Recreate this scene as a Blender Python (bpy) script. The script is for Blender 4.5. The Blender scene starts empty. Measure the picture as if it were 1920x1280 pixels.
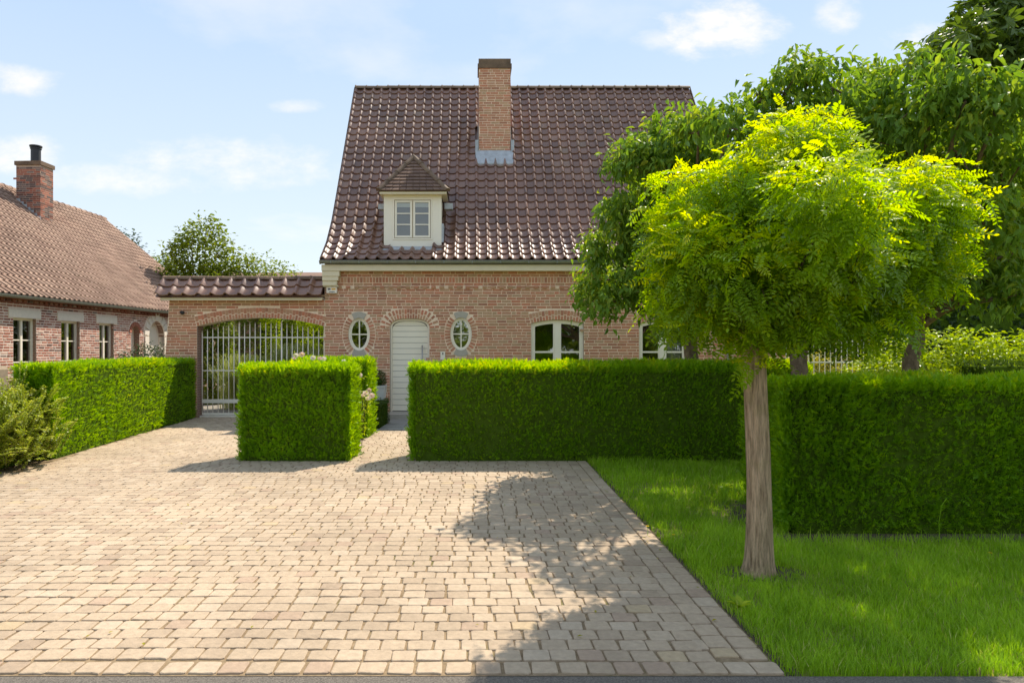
import bpy, math, random
import numpy as np
from mathutils import Vector, Matrix

random.seed(7)
rng = np.random.default_rng(7)
R = math.radians
scn = bpy.context.scene
COL = scn.collection

# ------------------------------------------------------------------ camera, sky, sun, exposure
F, CX, HY, EYE = 1280.0, 890.0, 655.0, 1.6          # focal length in photo pixels, column and row of the level line of sight, eye height
K = (960.0 - CX) / F
cd = bpy.data.cameras.new('camera'); cam = bpy.data.objects.new('camera', cd); COL.objects.link(cam)
cd.sensor_width = 36; cd.lens = 36 * F / 1920
cd.shift_y = (HY - 640) / 1920; cd.shift_x = (960 - CX) / 1920
cd.clip_start = 0.05; cd.clip_end = 3000
cam.location = (0, 0, EYE); cam.rotation_euler = (R(90), 0, 0)
scn.camera = cam

SUN_TO = Vector((0.46, 0.63, 1.0)).normalized()      # direction towards the sun
sun_el = math.asin(SUN_TO.z); sun_az = math.atan2(SUN_TO.x, SUN_TO.y)
SUN_STRENGTH, SKY_STRENGTH, EXPOSURE = 2.0, 0.15, 1.68
sl = bpy.data.lights.new('sun', 'SUN'); so = bpy.data.objects.new('sun', sl); COL.objects.link(so)
sl.energy = SUN_STRENGTH; sl.angle = R(0.53); sl.color = (1.0, 0.97, 0.92)
so.rotation_euler = (-SUN_TO).to_track_quat('-Z', 'Y').to_euler()

w = bpy.data.worlds.new('World'); scn.world = w; w.use_nodes = True
nt = w.node_tree; nt.nodes.clear()
def wn(t, **k):
    n = nt.nodes.new(t)
    for a, b in k.items(): setattr(n, a, b)
    return n
sky = wn('ShaderNodeTexSky', sky_type='NISHITA', sun_disc=False, sun_elevation=sun_el, sun_rotation=sun_az,
         air_density=1.0, dust_density=0.4, ozone_density=2.0)
tc = wn('ShaderNodeTexCoord')
sep = wn('ShaderNodeSeparateXYZ'); nt.links.new(tc.outputs['Generated'], sep.inputs[0])
zz = wn('ShaderNodeMath', operation='ADD'); zz.inputs[1].default_value = 0.12; nt.links.new(sep.outputs['Z'], zz.inputs[0])
zm = wn('ShaderNodeMath', operation='MAXIMUM'); zm.inputs[1].default_value = 0.05; nt.links.new(zz.outputs[0], zm.inputs[0])
dx = wn('ShaderNodeMath', operation='DIVIDE'); nt.links.new(sep.outputs['X'], dx.inputs[0]); nt.links.new(zm.outputs[0], dx.inputs[1])
dy = wn('ShaderNodeMath', operation='DIVIDE'); nt.links.new(sep.outputs['Y'], dy.inputs[0]); nt.links.new(zm.outputs[0], dy.inputs[1])
cmb = wn('ShaderNodeCombineXYZ'); nt.links.new(dx.outputs[0], cmb.inputs[0]); nt.links.new(dy.outputs[0], cmb.inputs[1])
cmb.inputs[2].default_value = 3.7
nz = wn('ShaderNodeTexNoise'); nz.inputs['Scale'].default_value = 0.9; nz.inputs['Detail'].default_value = 7; nz.inputs['Roughness'].default_value = 0.55
nt.links.new(cmb.outputs[0], nz.inputs['Vector'])
cr = wn('ShaderNodeValToRGB'); cr.color_ramp.elements[0].position = 0.53; cr.color_ramp.elements[1].position = 0.80
cr.color_ramp.elements[0].color = (0, 0, 0, 1); cr.color_ramp.elements[1].color = (0.75, 0.75, 0.75, 1)
nt.links.new(nz.outputs['Fac'], cr.inputs[0])
# a few small summer clouds: soft ellipses in azimuth/elevation slope, torn by noise
def mth(op, a, b=None):
    n = wn('ShaderNodeMath', operation=op)
    for i, v in enumerate((a, b)):
        if v is None: continue
        if isinstance(v, (int, float)): n.inputs[i].default_value = v
        else: nt.links.new(v, n.inputs[i])
    return n.outputs[0]
fy = mth('MAXIMUM', sep.outputs['Y'], 0.02); cu = mth('DIVIDE', sep.outputs['X'], fy); cv = mth('DIVIDE', sep.outputs['Z'], fy)
cn = wn('ShaderNodeTexNoise'); cn.inputs['Scale'].default_value = 9.0; cn.inputs['Detail'].default_value = 8; cn.inputs['Roughness'].default_value = 0.62
cc = wn('ShaderNodeCombineXYZ'); nt.links.new(cu, cc.inputs[0]); nt.links.new(mth('MULTIPLY', cv, 1.8), cc.inputs[1]); nt.links.new(cc.outputs[0], cn.inputs['Vector'])
cloud = cr.outputs[0]
for u0, v0, ra, rb, st in ((0.352, 0.474, 0.105, 0.055, 1.0), (0.53, 0.492, 0.045, 0.035, 0.7), (-0.672, 0.395, 0.06, 0.03, 0.8), (-0.67, 0.29, 0.09, 0.035, 0.8), (-0.54, 0.25, 0.13, 0.028, 0.75), (-0.36, 0.27, 0.19, 0.045, 0.75), (-0.26, 0.355, 0.05, 0.012, 0.5), (0.27, 0.455, 0.06, 0.02, 0.5), (0.72, 0.46, 0.12, 0.035, 0.7), (1.1, 0.4, 0.3, 0.06, 0.8), (-1.1, 0.42, 0.3, 0.06, 0.8), (-0.2, 0.75, 0.3, 0.1, 0.8)):
    e = mth('ADD', mth('POWER', mth('ABSOLUTE', mth('DIVIDE', mth('SUBTRACT', cu, u0), ra)), 2.0), mth('POWER', mth('ABSOLUTE', mth('DIVIDE', mth('SUBTRACT', cv, v0), rb)), 2.0))
    f = mth('ADD', mth('SUBTRACT', 1.0, e), mth('MULTIPLY', mth('SUBTRACT', cn.outputs['Fac'], 0.50), 4.2))
    n_ = wn('ShaderNodeMapRange', interpolation_type='SMOOTHSTEP'); nt.links.new(f, n_.inputs['Value']); n_.inputs['From Min'].default_value = 0.0; n_.inputs['From Max'].default_value = 1.9; n_.inputs['To Max'].default_value = st
    k_ = mth('MULTIPLY', n_.outputs[0], mth('GREATER_THAN', sep.outputs['Y'], 0.05)); cloud = mth('MAXIMUM', cloud, k_)
mx = wn('ShaderNodeMix', data_type='RGBA'); nt.links.new(cloud, mx.inputs['Factor'])
vr = wn('ShaderNodeValToRGB'); vr.color_ramp.elements[0].position = 0.06; vr.color_ramp.elements[1].position = 0.42
vr.color_ramp.elements[0].color = (1.63, 1.96, 2.32, 1); vr.color_ramp.elements[1].color = (1.05, 1.50, 2.25, 1)
nt.links.new(sep.outputs['Z'], vr.inputs[0])                       # thin even veil of high haze, paler towards the horizon
veil = wn('ShaderNodeMix', data_type='RGBA'); veil.inputs['Factor'].default_value = 0.95
nt.links.new(sky.outputs[0], veil.inputs['A']); nt.links.new(vr.outputs[0], veil.inputs['B'])
nt.links.new(veil.outputs['Result'], mx.inputs['A']); mx.inputs['B'].default_value = (2.4, 2.38, 2.38, 1)
bg = wn('ShaderNodeBackground'); bg.inputs['Strength'].default_value = SKY_STRENGTH
nt.links.new(mx.outputs['Result'], bg.inputs['Color'])
ow = wn('ShaderNodeOutputWorld'); nt.links.new(bg.outputs[0], ow.inputs['Surface'])

vs = scn.view_settings
vs.view_transform = 'Standard'; vs.look = 'None'; vs.gamma = 1.0; vs.use_curve_mapping = False
vs.exposure = EXPOSURE
vs.use_white_balance = True; vs.white_balance_temperature = 7400; vs.white_balance_tint = 10
scn.render.engine = 'CYCLES'
scn.cycles.max_bounces = 8; scn.cycles.diffuse_bounces = 5; scn.cycles.glossy_bounces = 3
scn.cycles.transmission_bounces = 5; scn.cycles.transparent_max_bounces = 8
scn.cycles.use_denoising = True
scn.cycles.caustics_reflective = False; scn.cycles.caustics_refractive = False

# ------------------------------------------------------------------ helpers
def S(x, y): return x + K * y
def at(px, py, d):
    """the place at distance d that shows at pixel (px, py) of the photograph"""
    return np.array([(px - CX) * d / F, d, EYE + (HY - py) * d / F])

def norm(a):
    a = np.asarray(a, float); return a / (np.linalg.norm(a, axis=-1, keepdims=True) + 1e-9)

def noise3(p, seed=0, octaves=3, f0=1.0):
    """cheap smooth noise: sums of sines, about -1..1"""
    r = np.random.default_rng(seed + 100); p = np.asarray(p, float); out = np.zeros(p.shape[:-1]); amp = 1.0; tot = 0
    for o in range(octaves):
        for _ in range(4):
            k = r.normal(size=3) * f0 * 2 ** o; out = out + amp * np.sin(p @ k + r.uniform(0, 6.28)) / 4 * 1.6
        tot += amp; amp *= 0.55
    return out / tot

def tag(o, label=None, cat=None, group=None, kind=None):
    if label: o['label'] = label
    if cat: o['category'] = cat
    if group: o['group'] = group
    if kind: o['kind'] = kind
    return o

def thing(name, label, cat, loc=(0, 0, 0), group=None):
    o = bpy.data.objects.new(name, None); COL.objects.link(o); o.empty_display_size = 0.2
    o.location = loc
    return tag(o, label, cat, group)

def rootloc(parent):
    v = Vector((0, 0, 0))
    while parent is not None:
        v += parent.location; parent = parent.parent
    return v

def link(name, me, parent=None, loc=(0, 0, 0), kind=None):
    """link a mesh whose vertices stand relative to LOC (world) under parent"""
    o = bpy.data.objects.new(name, me); COL.objects.link(o)
    o.location = Vector(loc) - rootloc(parent)
    if parent is not None: o.parent = parent
    if kind: o['kind'] = kind
    return o

def raw_mesh(name, V, loops, sizes, mat, tint=None, smooth=False):
    me = bpy.data.meshes.new(name)
    V = np.ascontiguousarray(V, np.float32); loops = np.ascontiguousarray(loops, np.int32); sizes = np.ascontiguousarray(sizes, np.int32)
    me.vertices.add(len(V)); me.vertices.foreach_set('co', V.ravel())
    me.loops.add(len(loops)); me.loops.foreach_set('vertex_index', loops)
    me.polygons.add(len(sizes))
    st = np.zeros(len(sizes), np.int32); st[1:] = np.cumsum(sizes)[:-1]
    me.polygons.foreach_set('loop_start', st)
    me.polygons.foreach_set('use_smooth', np.full(len(sizes), bool(smooth)))
    if tint is not None:
        a = me.attributes.new('tint', 'FLOAT', 'POINT'); a.data.foreach_set('value', np.ascontiguousarray(tint, np.float32))
    me.update(calc_edges=True)
    if mat is not None: me.materials.append(mat)
    return me

class MB:
    """collects pieces into one mesh (world coordinates)"""
    def __init__(s): s.V = []; s.L = []; s.S = []; s.T = []; s.n = 0
    def add(s, V, faces, tint=0.5):
        V = np.asarray(V, float).reshape(-1, 3)
        for f in faces: s.L.extend(i + s.n for i in f); s.S.append(len(f))
        s.V.append(V); s.T.append(np.broadcast_to(np.asarray(tint, float), (len(V),))); s.n += len(V)
        return s
    def box(s, x0, x1, y0, y1, z0, z1, tint=0.5):
        V = [(x, y, z) for z in (z0, z1) for y in (y0, y1) for x in (x0, x1)]
        return s.add(V, [(0, 2, 3, 1), (4, 5, 7, 6), (0, 1, 5, 4), (2, 6, 7, 3), (0, 4, 6, 2), (1, 3, 7, 5)], tint)
    def quad(s, *p, tint=0.5): return s.add(p, [tuple(range(len(p)))], tint)
    def prism(s, poly, axis, a, b, tint=0.5):
        """extrude polygon (u,v) along axis from a to b; axis 'y': (u,z); 'x': (y,z) ; 'z': (x,y)"""
        n = len(poly)
        def P(u, v, t): return (u, t, v) if axis == 'y' else (t, u, v) if axis == 'x' else (u, v, t)
        V = [P(u, v, a) for u, v in poly] + [P(u, v, b) for u, v in poly]
        return s.add(V, [tuple(range(n)), tuple(range(2 * n - 1, n - 1, -1))] + [(i, i + n, (i + 1) % n + n, (i + 1) % n) for i in range(n)], tint)
    def ring(s, outer, inner, y0, y1, closed=True, tint=0.5):
        """frame between two outlines (x,z) of equal length, from depth y0 (front) to y1"""
        n = len(outer); V = []
        for y in (y0, y1):
            V += [(u, y, v) for u, v in outer] + [(u, y, v) for u, v in inner]
        fs = []
        for i in range(n if closed else n - 1):
            j = (i + 1) % n
            fs += [(i, j, n + j, n + i), (2 * n + i, 3 * n + i, 3 * n + j, 2 * n + j), (i, 2 * n + i, 2 * n + j, j), (n + i, n + j, 3 * n + j, 3 * n + i)]
        if not closed:
            for i in (0, n - 1): fs.append((i, n + i, 3 * n + i, 2 * n + i))
        return s.add(V, fs, tint)
    def tube(s, pts, rad, seg=8, tint=0.5, cap=True, flat=None):
        pts = np.asarray(pts, float); n = len(pts); rad = np.broadcast_to(np.asarray(rad, float), (n,))
        d = norm(np.gradient(pts, axis=0)); V = []
        ref = np.array([0, 0, 1.0]) if abs(d[0][2]) < 0.9 else np.array([1.0, 0, 0])
        for i in range(n):
            a = norm(np.cross(d[i], ref)); b = np.cross(a, d[i])
            for k in range(seg):
                t = 2 * math.pi * k / seg; V.append(pts[i] + rad[i] * (math.cos(t) * a + math.sin(t) * b))
        fs = [(i * seg + k, i * seg + (k + 1) % seg, (i + 1) * seg + (k + 1) % seg, (i + 1) * seg + k) for i in range(n - 1) for k in range(seg)]
        if cap: fs += [tuple(range(seg - 1, -1, -1)), tuple((n - 1) * seg + k for k in range(seg))]
        return s.add(V, fs, tint)
    def mesh(s, name, mat, origin=(0, 0, 0), smooth=False):
        V = np.concatenate(s.V) - np.asarray(origin, float)
        return raw_mesh(name, V, s.L, s.S, mat, np.concatenate(s.T), smooth)
    def build(s, name, mat, parent=None, origin=None, smooth=False, kind=None):
        o = origin if origin is not None else tuple(rootloc(parent))
        return link(name, s.mesh(name, mat, o, smooth), parent, o, kind)

def scatter(name, tmpl, M, P, tint, mat, parent=None, smooth=False, kind=None, origin=None):
    """one mesh holding a copy of the template (V, faces) for every 3x3 matrix M and place P"""
    TV, TF = tmpl; TV = np.asarray(TV, float); N, k = len(P), len(TV)
    V = np.einsum('nij,kj->nki', M, TV) + np.asarray(P)[:, None, :]
    lp = np.array([i for f in TF for i in f]); sz = np.array([len(f) for f in TF])
    loops = (lp[None, :] + (np.arange(N) * k)[:, None]).ravel()
    o = np.asarray(origin if origin is not None else tuple(rootloc(parent)), float)
    me = raw_mesh(name, V.reshape(-1, 3) - o, loops, np.tile(sz, N), mat, np.repeat(np.asarray(tint, float), k), smooth)
    return link(name, me, parent, tuple(o), kind)

def frames(axis, up, roll=None):
    """rotation matrices whose local +Y is axis and +Z as near to up as it can be (columns x, y, z)"""
    y = norm(axis); x = norm(np.cross(y, up)); z = np.cross(x, y)
    if roll is not None:
        c, s = np.cos(roll)[:, None], np.sin(roll)[:, None]
        x, z = c * x + s * z, c * z - s * x
    return np.stack([x, y, z], axis=2)

# ------------------------------------------------------------------ materials
def new_mat(name):
    m = bpy.data.materials.new(name); m.use_nodes = True; m.node_tree.nodes.clear(); return m
class NT:
    def __init__(s, m): s.t = m.node_tree
    def n(s, typ, ins=None, **k):
        n = s.t.nodes.new(typ)
        for a, b in k.items(): setattr(n, a, b)
        for a, b in (ins or {}).items():
            if hasattr(b, 'is_output') or isinstance(b, bpy.types.NodeSocket): s.t.links.new(b, n.inputs[a])
            else: n.inputs[a].default_value = b
        return n
    def ramp(s, fac, stops):
        n = s.t.nodes.new('ShaderNodeValToRGB'); e = n.color_ramp.elements
        while len(e) < len(stops): e.new(0.5)
        for i, (p, c) in enumerate(stops): e[i].position = p; e[i].color = (*c, 1)
        s.t.links.new(fac, n.inputs[0]); return n.outputs[0]
    def mix(s, fac, a, b, blend='MIX'):
        n = s.t.nodes.new('ShaderNodeMix'); n.data_type = 'RGBA'; n.blend_type = blend
        for k, v in (('Factor', fac), ('A', a), ('B', b)):
            if isinstance(v, bpy.types.NodeSocket): s.t.links.new(v, n.inputs[k])
            else: n.inputs[k].default_value = v if not isinstance(v, tuple) or len(v) == 4 else (*v, 1)
        return n.outputs['Result']
    def noise(s, scale, detail=4, rough=0.6, vec=None, stretch=None):
        tcn = s.n('ShaderNodeTexCoord')
        v = tcn.outputs['Object'] if vec is None else vec
        if stretch:
            mp = s.n('ShaderNodeMapping', {'Vector': v}); mp.inputs['Scale'].default_value = stretch; v = mp.outputs[0]
        return s.n('ShaderNodeTexNoise', {'Vector': v, 'Scale': scale, 'Detail': detail, 'Roughness': rough}).outputs['Fac']
    def tint(s): return s.n('ShaderNodeAttribute', attribute_name='tint').outputs['Fac']
    def bump(s, h, strength=0.3, dist=0.01):
        return s.n('ShaderNodeBump', {'Height': h, 'Strength': strength, 'Distance': dist}).outputs[0]
    def out(s, sh): s.n('ShaderNodeOutputMaterial', {'Surface': sh})
    def pbr(s, col, rough=0.7, nrm=None, metal=0.0, spec=0.5):
        ins = {'Base Color': col if isinstance(col, bpy.types.NodeSocket) else (*col, 1), 'Roughness': rough, 'Metallic': metal, 'Specular IOR Level': spec}
        if nrm is not None: ins['Normal'] = nrm
        p = s.n('ShaderNodeBsdfPrincipled', ins); s.out(p.outputs[0]); return p

def m_tinted(name, stops, rough=0.85, grain=(60, 0.35), bump=(40, 0.4, 0.004), stain=(2.0, 0.25), spec=0.3, world=True):
    """colour per piece from its tint, grain and weathering over it"""
    m = new_mat(name); t = NT(m)
    geo = t.n('ShaderNodeNewGeometry').outputs['Position'] if world else None
    c = t.ramp(t.tint(), stops)
    g = t.noise(grain[0], 5, 0.7, geo)
    c = t.mix(1.0, c, t.ramp(g, [(0.25, (1 - grain[1],) * 3), (0.75, (1 + grain[1] * 0.6,) * 3)]), 'MULTIPLY')
    if stain:
        c = t.mix(1.0, c, t.ramp(t.noise(stain[0], 4, 0.6, geo), [(0.3, (1 - stain[1],) * 3), (0.7, (1 + stain[1] * 0.4,) * 3)]), 'MULTIPLY')
    t.pbr(c, rough, t.bump(t.noise(bump[0], 6, 0.65, geo), bump[1], bump[2]), spec=spec)
    return m

def m_plain(name, col, rough=0.6, var=0.12, scale=8, metal=0.0, bump=0.1, spec=0.4):
    m = new_mat(name); t = NT(m)
    geo = t.n('ShaderNodeNewGeometry').outputs['Position']
    f = t.noise(scale, 5, 0.65, geo)
    c = t.ramp(f, [(0.25, tuple(x * (1 - var) for x in col)), (0.75, tuple(min(1, x * (1 + var)) for x in col))])
    t.pbr(c, rough, t.bump(t.noise(scale * 6, 4, 0.6, geo), bump, 0.004), metal, spec)
    return m

def m_leaf(name, stops, trans=0.45, tcol=(1.25, 1.25, 0.45), gloss=0.07, rough=0.4):
    """thin leaf: diffuse and translucent with a waxy sheen; stops by tint"""
    m = new_mat(name); t = NT(m)
    c = t.ramp(t.tint(), stops)
    geo = t.n('ShaderNodeNewGeometry').outputs['Position']
    c = t.mix(1.0, c, t.ramp(t.noise(3.0, 3, 0.6, geo), [(0.3, (0.8, 0.86, 0.8)), (0.7, (1.15, 1.1, 1.1))]), 'MULTIPLY')
    tr = t.mix(1.0, c, (*tcol, 1), 'MULTIPLY')
    d = t.n('ShaderNodeBsdfDiffuse', {'Color': c}); tl = t.n('ShaderNodeBsdfTranslucent', {'Color': tr})
    a = t.n('ShaderNodeMixShader', {0: trans, 1: d.outputs[0], 2: tl.outputs[0]})
    gl = t.n('ShaderNodeBsdfGlossy', {'Color': (1, 1, 1, 1), 'Roughness': rough})
    fr = t.n('ShaderNodeFresnel', {'IOR': 1.4})
    mu = t.n('ShaderNodeMath', {0: fr.outputs[0], 1: gloss * 6}, operation='MULTIPLY'); mu = t.n('ShaderNodeMath', {0: mu.outputs[0], 1: gloss * 0.9}, operation='MINIMUM')
    b = t.n('ShaderNodeMixShader', {0: mu.outputs[0], 1: a.outputs[0], 2: gl.outputs[0]})
    t.out(b.outputs[0]); return m

def m_bark(name, c0, c1, scale=9, stretch=(1, 1, 0.16), bump=0.9, moss=None):
    m = new_mat(name); t = NT(m)
    f = t.noise(scale * 2.2, 8, 0.72, None, stretch)
    c = t.ramp(f, [(0.3, c0), (0.62, c1)])
    if moss:
        f2 = t.noise(3.0, 4, 0.6); c = t.mix(t.ramp(f2, [(0.55, (0, 0, 0)), (0.75, (0.6, 0.6, 0.6))]), c, moss)
    t.pbr(c, 0.95, t.bump(f, bump, 0.02), spec=0.15); return m

def m_glass(name, tintc=(0.9, 0.95, 0.93), k=8.5):
    m = new_mat(name); t = NT(m)
    fr = t.n('ShaderNodeFresnel', {'IOR': 1.5})
    mu = t.n('ShaderNodeMath', {0: fr.outputs[0], 1: k}, operation='MULTIPLY'); mu.use_clamp = True
    wob = t.bump(t.noise(2.5, 2, 0.5), 0.06, 0.02)
    g = t.n('ShaderNodeBsdfGlossy', {'Color': (1, 1, 1, 1), 'Roughness': 0.015, 'Normal': wob})
    tp = t.n('ShaderNodeBsdfTransparent', {'Color': (*tintc, 1)})
    t.out(t.n('ShaderNodeMixShader', {0: mu.outputs[0], 1: tp.outputs[0], 2: g.outputs[0]}).outputs[0]); return m

M = {}
M['brick'] = m_tinted('house_brick', [(0.0, (0.43, 0.19, 0.12)), (0.2, (0.60, 0.25, 0.15)), (0.45, (0.57, 0.275, 0.17)), (0.62, (0.60, 0.345, 0.215)), (0.76, (0.51, 0.325, 0.195)), (0.88, (0.66, 0.235, 0.14)), (1.0, (0.50, 0.32, 0.19))], grain=(55, 0.35), stain=(1.2, 0.12))
M['mortar'] = m_plain('house_mortar', (0.86, 0.66, 0.50), 0.95, 0.14, 14, bump=0.5)
M['brown_mortar'] = m_plain('brown_mortar', (0.44, 0.33, 0.25), 0.95, 0.14, 14, bump=0.5)
M['red_brick'] = m_tinted('old_red_brick', [(0.0, (0.16, 0.08, 0.065)), (0.15, (0.38, 0.13, 0.085)), (0.5, (0.48, 0.185, 0.125)), (0.8, (0.58, 0.32, 0.24)), (0.93, (0.66, 0.47, 0.38)), (1.0, (0.13, 0.09, 0.085))], grain=(40, 0.4), stain=(1.5, 0.2))
M['lime_mortar'] = m_plain('lime_mortar', (0.84, 0.70, 0.60), 0.95, 0.12, 10, bump=0.5)
M['tile'] = m_tinted('brown_roof_tile', [(0.0, (0.155, 0.068, 0.043)), (0.5, (0.245, 0.112, 0.070)), (0.85, (0.30, 0.15, 0.096)), (1.0, (0.23, 0.14, 0.09))], rough=0.40, grain=(30, 0.30), bump=(50, 0.14, 0.003), stain=(0.8, 0.32), spec=0.85)
M['ridge'] = m_tinted('weathered_ridge_tile', [(0.0, (0.16, 0.10, 0.065)), (1.0, (0.23, 0.15, 0.095))], rough=0.7, stain=(4, 0.35))
M['red_tile'] = m_tinted('matt_clay_tile', [(0.0, (0.27, 0.16, 0.115)), (1.0, (0.42, 0.27, 0.195))], rough=0.75, stain=(0.9, 0.2))
M['shingle'] = m_tinted('flat_clay_tile', [(0.0, (0.16, 0.095, 0.07)), (1.0, (0.23, 0.14, 0.10))], rough=0.75)
M['white'] = m_plain('white_paint', (0.88, 0.80, 0.67), 0.35, 0.03, 3, bump=0.03)
M['cream'] = m_plain('cream_paint', (0.76, 0.66, 0.48), 0.5, 0.05, 4, bump=0.04)
M['stone'] = m_plain('blue_stone', (0.44, 0.395, 0.335), 0.7, 0.12, 25)
M['lintel'] = m_plain('pale_lintel_stone', (0.84, 0.74, 0.63), 0.8, 0.08, 12)
M['zinc'] = m_plain('zinc', (0.24, 0.25, 0.21), 0.5, 0.12, 6, metal=0.4)
M['lead'] = m_plain('lead_sheet', (0.42, 0.44, 0.46), 0.55, 0.25, 9, metal=0.2)
M['metal_white'] = m_plain('painted_gate_metal', (0.86, 0.80, 0.70), 0.35, 0.04, 6)
M['steel'] = m_plain('steel', (0.35, 0.33, 0.31), 0.3, 0.05, 6, metal=0.9)
M['black'] = m_plain('black_flue', (0.03, 0.03, 0.035), 0.5, 0.2, 6)
M['dark'] = m_plain('dark_interior', (0.05, 0.045, 0.04), 0.9, 0.2, 3)
M['blind'] = m_plain('roller_blind', (0.30, 0.27, 0.25), 0.9, 0.06, 5)
M['curtain'] = m_plain('curtain_cloth', (0.6, 0.58, 0.53), 0.9, 0.05, 5)
M['glass'] = m_glass('window_glass')
M['matt_glass'] = m_glass('dormer_glass', k=3.0)
M['cobble'] = m_tinted('sandstone_cobble', [(0.0, (0.37, 0.27, 0.19)), (0.3, (0.45, 0.34, 0.235)), (0.6, (0.495, 0.375, 0.26)), (0.85, (0.525, 0.41, 0.295)), (0.95, (0.51, 0.375, 0.225)), (1.0, (0.43, 0.305, 0.225))], rough=0.85, grain=(26, 0.20), bump=(26, 0.6, 0.010), stain=(0.55, 0.24), spec=0.25)
M['joint'] = None
m = new_mat('joint_sand'); t = NT(m); g_ = t.n('ShaderNodeNewGeometry').outputs['Position']
c_ = t.ramp(t.noise(22, 5, 0.65, g_), [(0.3, (0.17, 0.12, 0.07)), (0.7, (0.33, 0.24, 0.15))])
t.pbr(t.mix(t.ramp(t.noise(1.3, 5, 0.7, g_), [(0.55, (0, 0, 0)), (0.68, (0.8, 0.8, 0.8))]), c_, (0.11, 0.12, 0.03)), 0.98, t.bump(t.noise(60, 4, 0.6, g_), 0.6, 0.006), spec=0.1); M['joint'] = m
M['flag'] = m_tinted('concrete_flag', [(0.0, (0.30, 0.28, 0.25)), (1.0, (0.38, 0.36, 0.32))], rough=0.9)
M['asphalt'] = m_plain('asphalt', (0.17, 0.145, 0.12), 0.95, 0.7, 120, bump=1.0)
M['soil'] = m_plain('soil', (0.10, 0.072, 0.045), 0.98, 0.4, 14, bump=0.8)
M['turf'] = m_plain('turf_base', (0.22, 0.28, 0.03), 0.98, 0.4, 9, bump=0.6)
M['gravel'] = m_plain('courtyard_gravel', (0.25, 0.22, 0.18), 0.95, 0.3, 40, bump=0.6)
M['pot'] = m_plain('pale_planter', (0.55, 0.54, 0.52), 0.6, 0.05, 6)
M['wood'] = m_plain('weathered_wood', (0.30, 0.23, 0.16), 0.9, 0.2, 12, bump=0.4)
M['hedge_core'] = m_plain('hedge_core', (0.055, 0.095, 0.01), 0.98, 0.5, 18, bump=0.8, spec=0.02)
M['yew'] = m_leaf('yew_needles', [(0.0, (0.105, 0.25, 0.010)), (0.45, (0.20, 0.43, 0.016)), (0.85, (0.29, 0.54, 0.022)), (1.0, (0.46, 0.60, 0.03))], trans=0.5, tcol=(1.75, 1.3, 0.3), gloss=0.05)
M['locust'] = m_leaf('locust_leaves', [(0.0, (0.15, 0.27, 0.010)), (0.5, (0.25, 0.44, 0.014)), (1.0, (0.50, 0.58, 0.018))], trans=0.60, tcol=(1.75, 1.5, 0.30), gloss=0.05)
M['cherry'] = m_leaf('drooping_tree_leaves', [(0.0, (0.10, 0.20, 0.032)), (0.6, (0.19, 0.33, 0.045)), (1.0, (0.37, 0.44, 0.05))], trans=0.46, tcol=(1.3, 1.25, 0.4), gloss=0.05, rough=0.5)
M['broad'] = m_leaf('broad_tree_leaves', [(0.0, (0.06, 0.11, 0.02)), (1.0, (0.17, 0.25, 0.03))], trans=0.4, gloss=0.08)
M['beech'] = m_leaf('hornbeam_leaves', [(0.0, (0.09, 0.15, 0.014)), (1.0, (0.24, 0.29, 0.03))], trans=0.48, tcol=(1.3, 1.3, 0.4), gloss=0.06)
M['laurel'] = m_leaf('laurel_leaves', [(0.0, (0.02, 0.045, 0.012)), (1.0, (0.05, 0.10, 0.02))], trans=0.25, gloss=0.12, rough=0.3)
M['golden'] = m_leaf('golden_leaves', [(0.0, (0.20, 0.24, 0.02)), (1.0, (0.42, 0.36, 0.04))], trans=0.45, tcol=(1.3, 1.2, 0.5), gloss=0.05)
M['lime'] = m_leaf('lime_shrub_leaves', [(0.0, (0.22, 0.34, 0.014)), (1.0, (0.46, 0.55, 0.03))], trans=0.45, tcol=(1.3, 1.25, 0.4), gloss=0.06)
M['lonicera'] = m_leaf('small_shrub_leaves', [(0.0, (0.18, 0.26, 0.02)), (0.7, (0.34, 0.42, 0.04)), (1.0, (0.54, 0.54, 0.12))], trans=0.45, tcol=(1.25, 1.2, 0.5), gloss=0.09)
M['box'] = m_leaf('box_leaves', [(0.0, (0.03, 0.07, 0.012)), (1.0, (0.08, 0.13, 0.02))], trans=0.35, gloss=0.07)
M['grass'] = m_leaf('grass_blades', [(0.0, (0.19, 0.34, 0.020)), (0.5, (0.33, 0.55, 0.030)), (0.92, (0.47, 0.67, 0.06)), (1.0, (0.60, 0.55, 0.22))], trans=0.45, tcol=(1.2, 1.2, 0.4), gloss=0.05)
M['pampas'] = m_leaf('ornamental_grass_blades', [(0.0, (0.20, 0.26, 0.06)), (1.0, (0.42, 0.45, 0.18))], trans=0.4, gloss=0.06)
M['petal'] = m_leaf('rose_petals', [(0.0, (0.80, 0.58, 0.48)), (1.0, (0.88, 0.82, 0.74))], trans=0.4, tcol=(1.05, 1.0, 0.95), gloss=0.02)
M['yellow_petal'] = m_leaf('yellow_petals', [(0.0, (0.7, 0.5, 0.03)), (1.0, (0.75, 0.6, 0.05))], trans=0.3, tcol=(1, 1, 1), gloss=0.02)
M['bark_locust'] = m_bark('locust_bark', (0.19, 0.115, 0.06), (0.88, 0.63, 0.40), 24, (1, 1, 0.09), 2.2, (0.42, 0.36, 0.13))
M['bark'] = m_bark('tree_bark', (0.09, 0.065, 0.045), (0.26, 0.19, 0.13), 8, (1, 1, 0.5), 0.8)
M['twig'] = m_plain('twig', (0.10, 0.075, 0.045), 0.9, 0.2, 20)
M['alarm_lamp'] = m_plain('amber_lens', (0.75, 0.42, 0.10), 0.3, 0.05, 10)
M['print'] = m_plain('grey_print', (0.16, 0.15, 0.17), 0.6, 0.02, 10)
M['hill'] = m_plain('far_ground', (0.20, 0.22, 0.10), 0.95, 0.3, 0.4)

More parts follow.
